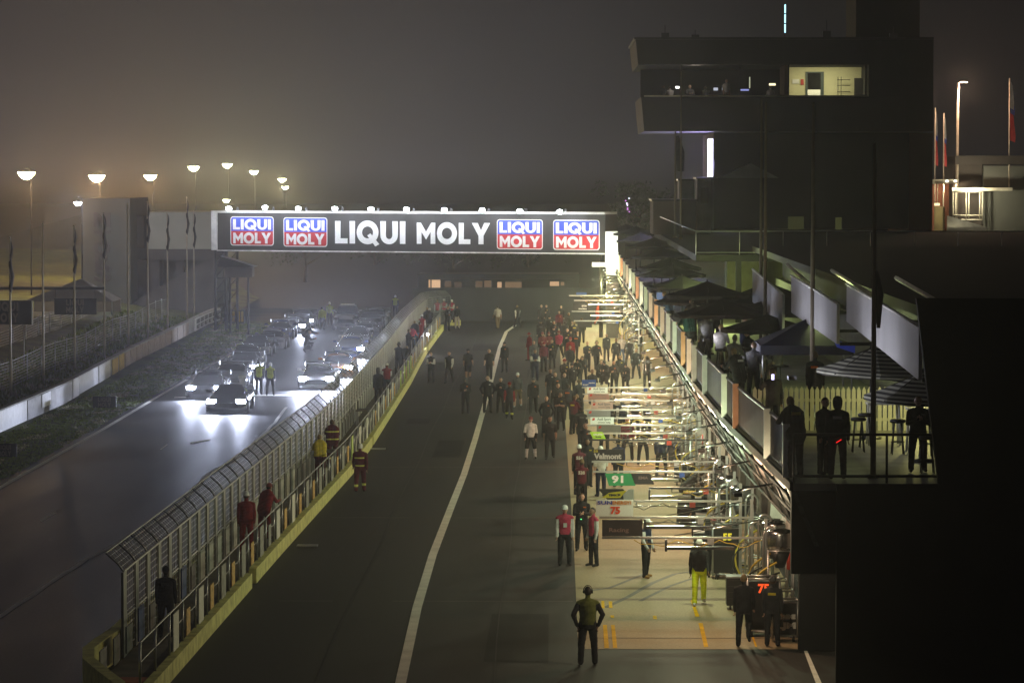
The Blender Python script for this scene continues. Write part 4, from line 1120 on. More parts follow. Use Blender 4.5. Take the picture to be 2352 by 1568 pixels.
# ============================================================= RACE CARS ON THE GRID
tyre_m = mat('tyre', (.015,.015,.015), .8); rim_m = mat('rim', (.16,.16,.17), .35, .8)
glass_m = mat('car_glass', (.012,.013,.015), .06, 0, .1, 1, .8)
grille_m = mat('grille_black', (.01,.01,.01), .6)
def loft(mb, secs, smooth=True):
    """secs: list of (y, [(x,z)...]) with equal counts; open loops along x>=0 mirrored"""
    n = len(secs[0][1]); vs = []; fs = []
    for y, pr in secs: vs += [(x,y,z) for x,z in pr]
    for i in range(len(secs)-1):
        for k in range(n-1): fs.append((i*n+k, i*n+k+1, (i+1)*n+k+1, (i+1)*n+k))
    fs.append(tuple(range(n))); fs.append(tuple((len(secs)-1)*n+k for k in range(n)))
    mb.smooth = smooth; mb.add(vs, fs); mb.smooth = False
    return mb
def ring(hw, zb, zt, sh=.12, crown=.03):
    h = [(hw*.9,zb),(hw,zb+.12),(hw*1.0,(zb+zt)/2),(hw*.97,zt-sh),(hw*.86,zt-.03),(hw*.5,zt+crown*.6),(0,zt+crown)]
    return h + [(-x,z) for x,z in h[-2::-1]]
def cab(hw0, z0, hw1, z1):
    h = [(hw0,z0),(hw0*.6+hw1*.4,z0+(z1-z0)*.55),(hw1,z1-.05),(hw1*.6,z1),(0,z1+.02)]
    return h + [(-x,z) for x,z in h[-2::-1]]
def race_car(loc, paint, lab, lights, lit_col=(.68,.75,1), power=900, suv=False, wing=True, stripe=None, rz=0.0, cls='race car', emis=55):
    r = root('road_car' if suv else 'race_car', loc, lab, cls, None if suv else 'race cars lined up on the grid', rz)
    k = 1.0
    if not suv:
        S = [(-2.32,ring(.70,.10,.46)),(-2.2,ring(.88,.08,.60)),(-1.75,ring(.98,.08,.74,.1)),(-1.2,ring(.98,.10,.80,.1)),(-.7,ring(.94,.12,.86)),(.3,ring(.94,.12,.90)),(1.1,ring(.97,.12,.92)),(1.6,ring(1.0,.12,.93,.1)),(2.15,ring(.95,.16,.86)),(2.32,ring(.82,.22,.74))]
        G = [(-.95,cab(.74,.84,.70,.86)),(-.35,cab(.76,.86,.60,1.17)),(.25,cab(.76,.88,.57,1.26)),(.9,cab(.76,.90,.54,1.20)),(1.75,cab(.62,.90,.42,.95))]
        zt = 1.26; wy, wr = (-1.38,1.38), .34; lx, lz = .70, .60; ly = -2.16
    else:
        S = [(-2.3,ring(.72,.28,.78)),(-2.18,ring(.90,.22,.98)),(-1.5,ring(.95,.24,1.08)),(-1.0,ring(.95,.24,1.12)),(.5,ring(.95,.24,1.12)),(2.1,ring(.94,.26,1.12)),(2.3,ring(.88,.34,1.05))]
        G = [(-1.05,cab(.82,1.08,.80,1.12)),(-.4,cab(.84,1.1,.66,1.66)),(.3,cab(.84,1.1,.66,1.76)),(1.6,cab(.84,1.1,.64,1.74)),(2.2,cab(.80,1.1,.60,1.2))]
        zt = 1.76; wy, wr = (-1.4,1.4), .36; lx, lz = .70, .86; ly = -2.17
    loft(MB(), S).build('body', paint, r)
    gl_ = loft(MB(), G).build('windscreen', glass_m, r)
    rf = MB()
    yy = [g for g in G if -.4 < g[0] < 1.65]
    rows = [(y, max(x for x,z in pr if z > max(q[1] for q in pr)-.08), max(z for x,z in pr)) for y,pr in yy]
    loft(rf, [(y,[(w,z-.035),(w*.6,z+.012),(0,z+.03),(-w*.6,z+.012),(-w,z-.035)]) for y,w,z in rows]).build('roof', paint, r)
    if stripe:
        loft(MB(), [(y,[(.3,max(q[1] for q in pr)+.012),(0,max(q[1] for q in pr)+.02),(-.3,max(q[1] for q in pr)+.012)]) for y,pr in S[1:5]]).build('bonnet_stripe', stripe, r)
    for sx in (-1,1):
        for y in wy:
            w = MB().lathe((sx*.90,y,wr), [(wr*.8,-.13),(wr,-.10),(wr,.10),(wr*.8,.13)], 18, 'x').build('wheel', tyre_m, r)
            MB().lathe((sx*.985,y,wr), [(wr*.62,-.06),(wr*.62,.06)], 10, 'x').build('rim', rim_m, w)
        MB().obox((sx*1.0,-.55,zt*.80), .22,.10,.13).tube([(sx*.78,-.5,zt*.72),(sx*.95,-.53,zt*.78)], .025, 5).build('mirror', paint, r)
    MB().prism([(-.62,lz-.30),(.62,lz-.30),(.55,lz-.06),(-.55,lz-.06)], -2.36 if not suv else -2.335, -2.1, lambda u,v,w:(u,w,v)).build('grille', grille_m, r)
    if not suv:
        MB().box(-.96,.96,-2.45,-1.9,.06,.085).build('splitter', grille_m, r)
        if wing:
            wg = MB().obox((0,2.25,1.24), 1.84,.34,.035, rx=-.12)
            wg.obox((.91,2.22,1.16),.02,.42,.24).obox((-.91,2.22,1.16),.02,.42,.24).obox((.4,2.15,1.03),.03,.1,.4).obox((-.4,2.15,1.03),.03,.1,.4)
            wg.build('rear_wing', black_paint, r)
    else:
        MB().box(-.5,.5,-.1,.15,1.80,1.88).build('roof_bar', white_paint, r)
    for i, sx in enumerate((-1,1)):
        on = lights[i]
        em = glow('headlight_on_%d' % emis, lit_col, emis) if on else mat('headlight_off', (.22,.22,.24), .12, .3)
        h = MB().obox((sx*lx,ly,lz), .42,.18,.18, rz=sx*.45).build('headlight', em, r)
        if on:
            lamp('SPOT', 'lamp', (sx*lx,ly-.26,lz), power*on*1.0, lit_col, r, .09, aim=(0,-1,-.005), angle=135, blend=.65)
    return r
def paint(n, c): return mat(n, c, .18, .25, .06, 1, .6)
pk_ = {k: paint('paint_'+k, c) for k, c in dict(black=(.012,.012,.014), grey=(.10,.10,.11), silver=(.30,.31,.33), white=(.62,.62,.62), blue=(.02,.04,.16), red=(.30,.02,.02), orange=(.42,.14,.02), green=(.03,.12,.05)).items()}
def gy(y, h): return 7700*(CH-h)/(y-400.0)
def cx_(px, Y): return (px-1270)*Y/7700
CARS = [ # px of roof centre, Y, paint, lights (x- side, x+ side), label, extra
 (526,162.5,'black',(1,1),'black race car alone at the head of the grid, both headlights lit',dict(power=1500, wing=False)),
 (477,172.7,'grey',(1.5,1.5),'grey race car with two headlights glaring, just behind the lead car',dict(power=1300,emis=90)),
 (531,182,'silver',(0,0),'dark windowed race car with white sill, unlit, tucked behind the glaring grey car',dict()),
 (561,191.6,'black',(0,1.6),'black race car with a single headlight visible beside the two marshals',dict(power=1200,emis=90)),
 (565,201,'grey',(0,0),'unlit race car with a broad rear wing, fifth along the white edge line',dict()),
 (589,212,'black',(0,0),'unlit dark race car with rounded roof, between the winged car and the red flanked car',dict()),
 (624,221,'silver',(0,0),'unlit race car with pale bonnet and red flank by the white edge line',dict(stripe=None)),
 (644,235,'blue',(0,0),'unlit dark blue race car behind the red flanked car',dict()),
 (676,243,'black',(0,2.0),'race car with one bright headlight near the back of the edge line row',dict(power=1300,emis=90)),
 (694,251.5,'grey',(0,.8),'last race car of the edge line row, with a small headlight glow',dict(power=900)),
 (731,180.5,'white',(2.2,2.2),'white race car with twin dazzling headlights on the start line by the fence',dict(power=1700,emis=120)),
 (776,191,'orange',(0,4.0),'race car whose headlight burns brightest against the pit wall fence',dict(power=1900,emis=160)),
 (806,211,'blue',(0,2.6),'dark blue race car with one strong headlight, farther along the fence row',dict(power=1500,emis=120)),
 (820,225,'black',(0,0),'unlit race car in blue haze behind the strong single headlight',dict()),
 (844,237,'grey',(0,0),'unlit grey race car in the fence row, third from its far end',dict()),
 (849,247,'black',(0,0),'unlit black race car in the fence row, second from its far end',dict()),
 (864,256,'silver',(0,0),'last race car of the fence row with a pale roof outline',dict()),
]
for px, Y, pc, li, lab, ex in CARS:
    race_car((cx_(px,Y), Y+.2, 0), pk_[pc], lab, li, **ex)
race_car((cx_(798,249), 249, 0), pk_['white'], 'white safety car parked facing the grid between the two rows', (0,0), suv=True, cls='car')
rp_ = race_car((at(2375,1490,83).x, 84, 0), pk_['white'], 'dark parked car half hidden at the frame edge in the black corner', (0,0), suv=True, cls='car', rz=.5)
# ============================================================= PEOPLE
def vrot(v, ax, deg): return Matrix.Rotation(R(deg), 3, ax) @ v
class Body:
    """overlapping closed forms per body region, fused by a voxel remesh into one skin"""
    def __init__(s): s.mb = MB(); s.seg = []
    def limb(s, a, b, ra, rb, reg, n=12):
        a, b = Vector(a), Vector(b); d = (b-a); L = max(d.length, 1e-4); d.normalize()
        pts, rs = [], []
        for k in range(4): t = k/4*math.pi/2; pts.append(a - d*ra*math.cos(t)); rs.append(max(.0015, ra*math.sin(t)))
        for t in (0,.35,.7,1): pts.append(a + d*L*t); rs.append(ra+(rb-ra)*t)
        for k in range(1,5): t = k/4*math.pi/2; pts.append(b + d*rb*math.sin(t)); rs.append(max(.0015, rb*math.cos(t)))
        s.mb.tube(pts, rs, n); s.seg.append((a, b, (ra+rb)/2, reg))
    def stack(s, secs, reg, n=20):
        """secs: centre, rx, ry (ellipses), axis up"""
        vs = []; fs = []
        for c, rx, ry in secs:
            for k in range(n): a = 2*math.pi*k/n; vs.append((c.x+rx*math.cos(a), c.y+ry*math.sin(a), c.z))
        for i in range(len(secs)-1):
            for k in range(n): k2 = (k+1)%n; fs.append((i*n+k,i*n+k2,(i+1)*n+k2,(i+1)*n+k))
        fs.append(tuple(range(n))[::-1]); fs.append(tuple((len(secs)-1)*n+k for k in range(n)))
        s.mb.add(vs, fs)
        for (a,rx,_),(b,_,_) in zip(secs, secs[1:]): s.seg.append((a, b, rx*.8, reg))
SKIN,HAIR,TORSO,SLEEVE,FORE,THIGH,SHIN,SHOE,BANDT,BANDS,EYE = range(11)
def make_body(name, L=(0,0), Rr=(0,0), la=(8,6,12,0), ra=(8,6,12,0), lean=0, crouch=0, head=(0,0), sit=False, spread=4, hip_yaw=0):
    """L,R: thigh pitch, knee bend; la,ra: arm pitch, out, elbow bend, forearm turned in"""
    B = Body()
    hipz = .94
    pel = Vector((0,0,hipz))
    def up(x, y, z): return pel + vrot(Vector((x,y,z)), 'X', lean)     # lean > 0 tips towards -Y
    # trunk
    secs = [(-.12,.145,.12),(-.04,.185,.138),(.05,.186,.14),(.16,.178,.136),(.30,.196,.142),(.41,.205,.136),(.475,.165,.115),(.52,.115,.088),(.55,.075,.07)]
    S = [(up(0,0,z), rx, ry) for z,rx,ry in secs]
    if abs(lean) < 12: B.stack(S, TORSO)
    else:
        for (a,rx,ry),(b,rx2,ry2) in zip(S, S[1:]):
            for q in (-.5,0,.5): B.limb(a+Vector((rx*q*1.1,0,0)), b+Vector((rx2*q*1.1,0,0)), ry, ry2, TORSO)
    # neck and head
    nk, hc = up(0,-.005,.54), up(0,-.03,.70)
    B.limb(up(0,0,.50), up(0,-.02,.62), .06, .055, SKIN)
    hm = Matrix.Rotation(R(head[0]), 3, 'Z') @ Matrix.Rotation(R(lean*.35+head[1]), 3, 'X')
    n, m = 20, 14; vs = []; fs = []
    for i in range(m+1):
        t = math.pi*i/m
        for k in range(n):
            a = 2*math.pi*k/n
            x, y, z = .083*math.sin(t)*math.cos(a), .103*math.sin(t)*math.sin(a), .122*math.cos(t)
            if z < -.02: x *= 1-.25*min(1,(-z-.02)/.09); y = y*(1-.12*min(1,(-z-.02)/.09)) - .008
            if y < -.05 and -.012 < z < .022 and .02 < abs(x) < .05: y += .010      # eye sockets
            vs.append(hc + hm @ Vector((x,y,z)))
    for i in range(m):
        for k in range(n): k2 = (k+1)%n; fs.append((i*n+k,(i+1)*n+k,(i+1)*n+k2,i*n+k2))
    B.mb.add(vs, fs); B.seg.append((hc+hm@Vector((0,-.05,-.06)), hc+hm@Vector((0,-.03,.0)), .09, SKIN)); B.seg.append((hc+hm@Vector((0,.03,.03)), hc+hm@Vector((0,.01,.09)), .078, HAIR)); B.seg.append((hc+hm@Vector((0,.05,-.01)), hc+hm@Vector((0,.05,.04)), .07, HAIR))
    B.limb(hc+hm@Vector((0,-.095,.012)), hc+hm@Vector((0,-.112,-.022)), .011, .016, SKIN, 8)
    B.limb(hc+hm@Vector((-.022,-.086,-.062)), hc+hm@Vector((.022,-.086,-.062)), .011, .011, SKIN, 8)
    for sx in (-1,1): B.limb(hc+hm@Vector((sx*.078,.01,.02)), hc+hm@Vector((sx*.080,.012,-.025)), .015, .012, SKIN, 8)
    eyes = [hc+hm@Vector((sx*.032,-.088,.008)) for sx in (-1,1)]
    # arms
    wr_ = []
    for sx, (ap, ao, eb, ti) in ((-1, la), (1, ra)):
        sh = up(sx*.192, 0, .445)
        du = vrot(vrot(Vector((0,0,-1)), 'X', -ap), 'Y', -sx*ao)
        el = sh + du*.285
        df = vrot(Vector((0,0,-1)), 'X', -(ap+eb)); df = vrot(df, 'Z', -sx*ti) if eb > 40 else vrot(df,'Y',-sx*(ao-ti*.3)); 
        w = el + df*.25
        B.limb(up(sx*.085,0,.485), sh, .066, .064, TORSO)
        B.limb(sh, el, .065, .055, SLEEVE); B.limb(el, w, .056, .040, FORE)
        # hand with five fingers
        side = Vector((0,-1,0)) if eb < 40 else Vector((0,0,1))
        side = (side - df*side.dot(df)).normalized(); pn = df.cross(side)
        pm = w + df*.085
        for q in (-.5,0,.5): B.limb(w+side*.018*q*2, pm+side*.032*q*2, .017, .015, SKIN, 8)
        curl = pn * (-sx) if eb < 40 else pn*(-sx)
        for i, (q, fl) in enumerate(((1.05,.070),(.36,.080),(-.36,.074),(-1.05,.056))):
            k0 = pm + side*.034*q; k1 = k0 + (df*.85+curl*.4)*fl*.55; k2 = k1 + (df*.5+curl*.8)*fl*.5
            B.limb(k0, k1, .0095, .0088, SKIN, 6); B.limb(k1, k2, .0086, .0075, SKIN, 6)
        t0 = w + df*.03 + side*.035; t1 = t0 + (df*.6+side*.7)*.045; B.limb(t0, t1, .012, .0105, SKIN, 6); B.limb(t1, t1+(df*.9+side*.2)*.032, .010, .008, SKIN, 6)
        wr_.append(w)
    # legs
    zmin = 9
    for sx, (tp, kb) in ((-1, L), (1, Rr)):
        h = pel + Vector((sx*.092,0,-.02))
        dt = vrot(vrot(Vector((0,0,-1)),'X',-tp),'Y',-sx*spread)
        kn = h + dt*.43; ds = vrot(vrot(Vector((0,0,-1)),'X',-(tp-kb)),'Y',-sx*spread*.4); an = kn + ds*.41
        B.limb(h, kn, .108, .080, THIGH); B.limb(kn, an, .078, .064, SHIN)
        fp = 0 if abs(tp-kb) < 35 else -(tp-kb)*.8
        fd = vrot(Vector((sx*.12,-1,0)).normalized(),'X', fp*.9)
        B.limb(an+Vector((0,.025,-.025)), an+fd*.16+Vector((0,0,-.045)), .047, .038, SHOE)
        zmin = min(zmin, (an+fd*.16).z-.085, an.z-.075)
    me = bpy.data.meshes.new(name); me.from_pydata(B.mb.v, [], B.mb.f)
    t = bpy.data.objects.new('body_form', me); COL.objects.link(t)
    rm = t.modifiers.new('r','REMESH'); rm.mode = 'VOXEL'; rm.voxel_size = .0115; rm.use_smooth_shade = True
    sm = t.modifiers.new('s','SMOOTH'); sm.factor = .5; sm.iterations = 2
    dg = bpy.context.evaluated_depsgraph_get(); out = bpy.data.meshes.new_from_object(t.evaluated_get(dg))
    bpy.data.objects.remove(t); bpy.data.meshes.remove(me)
    out.name = name
    nv = len(out.vertices); co = np.empty(nv*3); out.vertices.foreach_get('co', co); co = co.reshape(-1,3)
    # soft cloth folds on the clothes
    fi = len(out.polygons); ct = np.empty(fi*3); out.polygons.foreach_get('center', ct); ct = ct.reshape(-1,3)
    best = np.full(fi, 9.0); lab = np.zeros(fi, int)
    for a, b, rr, g in B.seg:
        a, b = np.array(a), np.array(b); d = b-a; q = np.clip(((ct-a)@d)/max(d@d,1e-9),0,1)
        ds_ = np.linalg.norm(ct-(a+q[:,None]*d),axis=1)-rr
        u = ds_ < best; best[u] = ds_[u]; lab[u] = g
    z = ct[:,2]
    face_hc = np.array(hc)
    lab[(lab==TORSO) & (z < (np.array(pel)[2]-.02))] = THIGH
    tors = lab==TORSO
    lab[tors & (((z>pel.z+.30)&(z<pel.z+.345))|((z>pel.z+.02)&(z<pel.z+.07)))] = BANDT
    lab[(lab==SHIN) & (np.abs(z-(zmin+.26))<.04)] = BANDS
    for e in eyes: lab[np.linalg.norm(ct-np.array(e),axis=1)<.014] = EYE
    fold = np.sin(co[:,2]*55+co[:,0]*30)*np.cos(co[:,1]*45+co[:,2]*20)*.0035
    nm = np.empty(nv*3); out.vertices.foreach_get('normal', nm); nm = nm.reshape(-1,3)
    low = (co[:,2] < face_hc[2]-.20)
    co[low] += nm[low]*fold[low][:,None]
    co[:,2] -= zmin
    out.vertices.foreach_set('co', co.ravel())
    out.materials.clear()
    for _ in range(11): out.materials.append(black_paint)
    out.polygons.foreach_set('material_index', lab.astype(np.int32)); out.update()
    h = hc - Vector((0,0,zmin))
    return dict(mesh=out, head=h, hm=hm, wrists=[w-Vector((0,0,zmin)) for w in wr_], chest=up(0,-.135,.30)-Vector((0,0,zmin)), back=up(0,.14,.30)-Vector((0,0,zmin)), lean=lean)
POSE = {
 'stand': make_body('standing_body', (2,3),(-2,2), (3,7,14,22),(0,6,12,20)),
 'apart': make_body('feet_apart_body', (6,5),(-6,3), (8,12,26,60),(2,10,20,50), spread=9),
 'walk': make_body('walking_body', (22,10),(-16,14), (-16,7,14,22),(20,7,24,22)),
 'stride': make_body('striding_body', (-15,16),(24,8), (22,7,24,22),(-18,7,12,22), lean=4),
 'hold': make_body('holding_body', (3,3),(-3,4), (22,8,74,38),(20,9,80,40)),
 'fold': make_body('arms_folded_body', (5,4),(-4,3), (26,10,88,62),(22,10,92,62), spread=6),
 'phone': make_body('hand_raised_body', (2,2),(-2,4), (4,9,12,0),(58,12,98,30), head=(0,6)),
 'hips': make_body('hands_on_hips_body', (3,3),(-3,3), (-12,27,16,160),(-10,26,14,150), spread=6),
 'rail': make_body('leaning_body', (8,12),(-4,8), (40,10,52,20),(44,10,48,20), lean=20),
 'bend': make_body('bending_body', (28,30),(8,20), (50,8,20,10),(58,8,14,10), lean=48),
 'crouch': make_body('crouching_body', (88,112),(38,118), (36,8,66,30),(40,8,60,30), lean=16),
 'sit': make_body('sitting_body', (84,82),(80,78), (30,8,70,30),(26,8,76,30), lean=6),
 'lift': make_body('leg_raised_body', (38,78),(2,2), (12,8,30,30),(4,7,16,25)),
}
def cloth(n, c, v=.22): return mat('cloth_'+n, c, .85, 0, v, 9, .2)
CL = {k: cloth(k, c) for k, c in dict(black=(.022,.022,.024), soft=(.032,.032,.036), navy=(.018,.024,.055), grey=(.10,.10,.105), white=(.62,.61,.60), maroon=(.10,.018,.030), red=(.22,.018,.020), orange=(.42,.055,.02),
      pink=(.46,.05,.10), rose=(.20,.055,.055), lime=(.72,.92,.02), olive=(.14,.16,.04), hivis=(.40,.46,.05), yellow=(.62,.50,.04), khaki=(.16,.12,.07), tan=(.30,.19,.08), blue=(.10,.16,.30), teal=(.03,.10,.09), pale=(.40,.38,.36), cream=(.5,.46,.38), violet=(.20,.04,.22), band=(.70,.72,.15), bandorange=(.70,.16,.02)).items()}
skin_m = [mat('skin_a', (.42,.25,.18), .55, 0, .08, 20), mat('skin_b', (.28,.16,.11), .55, 0, .08, 20), mat('skin_c', (.50,.31,.23), .55, 0, .08, 20)]
hair_m = [mat('hair_dark', (.02,.015,.012), .6), mat('hair_brown', (.07,.04,.02), .6), mat('hair_fair', (.22,.15,.07), .6)]
eye_m = mat('eye_dark', (.02,.015,.012), .3)
shoe_b, shoe_w, shoe_t = cloth('shoe_black', (.02,.02,.02)), cloth('shoe_white', (.5,.5,.5)), cloth('shoe_tan', (.35,.20,.08))
# torso, sleeve, forearm, thigh, shin, shoe, torso band, shin band
OUT = {
 'crew': 'black black skin black black b - -', 'crewlong': 'black black black black black b - -', 'crewflash': 'black black black black black b - -',
 'shorts': 'black black skin black skin b - -', 'soft': 'soft soft soft soft soft b - -', 'navy': 'navy navy navy navy navy b - -',
 'whitesleeve': 'black white white black black b - -', 'navyvest': 'navy white white navy navy b - -', 'pinkvest': 'pink white white black black b - -',
 'maroonvest': 'maroon black black black black b - -', 'redvest': 'red white white black black b - -', 'redsuit': 'red red red red red b - -', 'orangesuit': 'orange orange orange orange orange b - -',
 'fire': 'maroon maroon maroon maroon maroon b band band', 'maroon': 'maroon maroon maroon black black b - -', 'rosetop': 'rose rose rose black black b - -', 'pinktop': 'pink pink pink black black b - -',
 'hivis': 'hivis hivis hivis black black b - -', 'hivisvest': 'hivis soft soft black black b - -', 'olive': 'olive soft soft soft soft b - -', 'limetrousers': 'black black black lime lime w - -',
 'whiteshirt': 'white white skin navy navy b - -', 'whitesuit': 'white white black black white b - -', 'greyshorts': 'grey grey grey khaki skin w - -', 'paletop': 'pale pale skin khaki khaki b - -',
 'darkpale': 'black black black cream cream b - -', 'khaki': 'black black black khaki khaki b - -', 'tan': 'navy white white black black t - -', 'yellowred': 'yellow yellow skin maroon maroon b - -',
 'bluejeans': 'black black black blue blue b - -', 'teal': 'teal teal teal soft soft b - -', 'greytop': 'grey grey grey soft soft b - -', 'bluetop': 'blue blue skin soft soft b - -', 'flashshin': 'soft red red soft soft b - band',
 'whitejeans': 'white white skin blue blue b - -', 'navylong': 'navy navy navy black black b - -',
}
nP = [0]
def headgear(kind, pr, r, m=None):
    if not kind: return
    h, hm_ = pr['head'], pr['hm']
    def T(v): return h + hm_ @ Vector(v)
    mb = MB(); n = 18
    if kind in ('cap','hat','beanie','helmet','hood'):
        prof = [(.098,-.0 if kind != 'helmet' else -.05),(.100,.04),(.090,.085),(.062,.118),(.02,.134)]
        if kind == 'hood': prof = [(.09,-.13),(.115,-.04),(.118,.04),(.10,.10),(.06,.135),(.02,.145)]
        vs = [T((rr*.9*math.cos(2*math.pi*k/n), rr*1.06*math.sin(2*math.pi*k/n)+(.02 if kind == 'hood' else .004), z)) for rr,z in prof for k in range(n)]
        fs = [(i*n+k,i*n+(k+1)%n,(i+1)*n+(k+1)%n,(i+1)*n+k) for i in range(len(prof)-1) for k in range(n)] + [tuple((len(prof)-1)*n+k for k in range(n))]
        mb.smooth = True; mb.add(vs, fs); mb.smooth = False
        if kind == 'cap':
            a = [T((x,y,z)) for x,y,z in ((-.075,-.07,.022),(.075,-.07,.022),(.06,-.165,.008),(-.06,-.165,.008))]; mb.hexa(a+[q+Vector((0,0,.008)) for q in a])
        if kind == 'hat':
            vs = [T((rr*math.cos(2*math.pi*k/n), rr*1.08*math.sin(2*math.pi*k/n), z)) for rr,z in ((.095,.03),(.165,.015),(.165,.022),(.095,.045)) for k in range(n)]
            mb.add(vs, [(i*n+k,i*n+(k+1)%n,((i+1)%4)*n+(k+1)%n,((i+1)%4)*n+k) for i in range(4) for k in range(n)])
        mb.build({'hood':'hood','hat':'brimmed_hat','beanie':'beanie','helmet':'helmet','cap':'cap'}[kind], m, r)
    if kind == 'headset':
        for sx in (-1,1): mb.lathe(T((sx*.092,.005,0)), [(.035,-.018),(.04,0),(.03,.018)], 10, 'x')
        mb.tube([T((.095*math.cos(a),.005,.02+.125*math.sin(a))) for a in [k*math.pi/8 for k in range(9)]], .010, 6)
        mb.build('headset', m or black_paint, r)
HG = {'w': white_paint, 'b': CL['black'], 'r': CL['red'], 'p': CL['rose'], 'k': CL['khaki'], 'g': CL['grey'], 'o': CL['olive']}
def person(loc, pose, face, outfit, gear, lab, h=1.0, group=None, words_=None, front=None):
    """face: 0 looks to the camera, 180 away"""
    pr = POSE[pose]; nP[0] += 1; i = nP[0]
    r = root('person', loc, lab, 'person', group or 'people in the pit lane', R(face))
    s = h*(1 + .025*math.sin(i*2.7)); r.scale = (s*(1+.05*math.sin(i*1.7)), s*(1+.06*math.sin(i*3.1)), s)
    o = bpy.data.objects.new('body', pr['mesh']); COL.objects.link(o); o.parent = r
    t, sl, fo, th, sh, shoe, bt, bs = OUT[outfit].split()
    sk = skin_m[i*7 % 3]
    g = lambda q: sk if q == 'skin' else CL[q]
    M = [sk, hair_m[(i*5+1) % 3], g(t), g(sl), g(fo), g(th), g(sh), {'b':shoe_b,'w':shoe_w,'t':shoe_t}[shoe], g(bt if bt != '-' else t), g(bs if bs != '-' else sh), eye_m]
    for k, m in enumerate(M): o.material_slots[k].link = 'OBJECT'; o.material_slots[k].material = m
    if gear: headgear(gear[0], pr, r, HG.get(gear[1]) if len(gear) > 1 else None)
    if outfit in ('crew','crewlong','crewflash','soft','navy','maroon') and i % 5 != 0 and pose not in ('crouch','bend','sit'):
        bc = CL['bandorange'] if outfit == 'crewflash' else [CL['white'], CL['yellow'], CL['bandorange'], CL['white'], CL['grey']][i % 5]
        MB().box(.05,.13,-.006,.006,.045,.08).build('badge', bc, r, pr['chest'] + Vector((0,-.012,.04)))
        MB().box(-.10,.10,-.006,.006,.0,.06).build('back_panel', bc if i % 2 else CL['soft'], r, pr['back'] + Vector((0,.012,.06)))
    bm_ = cloth('print', (.62,.60,.58))
    if words_:
        for k, w in enumerate(words_):
            text_mesh('back_print', w, .15 if k == 0 else .055, bm_, r, pr['back'] + Vector((0,.012,.06-.12*k)), (math.pi/2,0,math.pi), .008, .24)
    if front:
        MB().box(-.05,.05,-.004,.004,-.06,.06).build('pass_card', CL[front], r, pr['chest'] + Vector((0,-.03,-.05)))
    return r
cap = lambda c: ('cap', c)
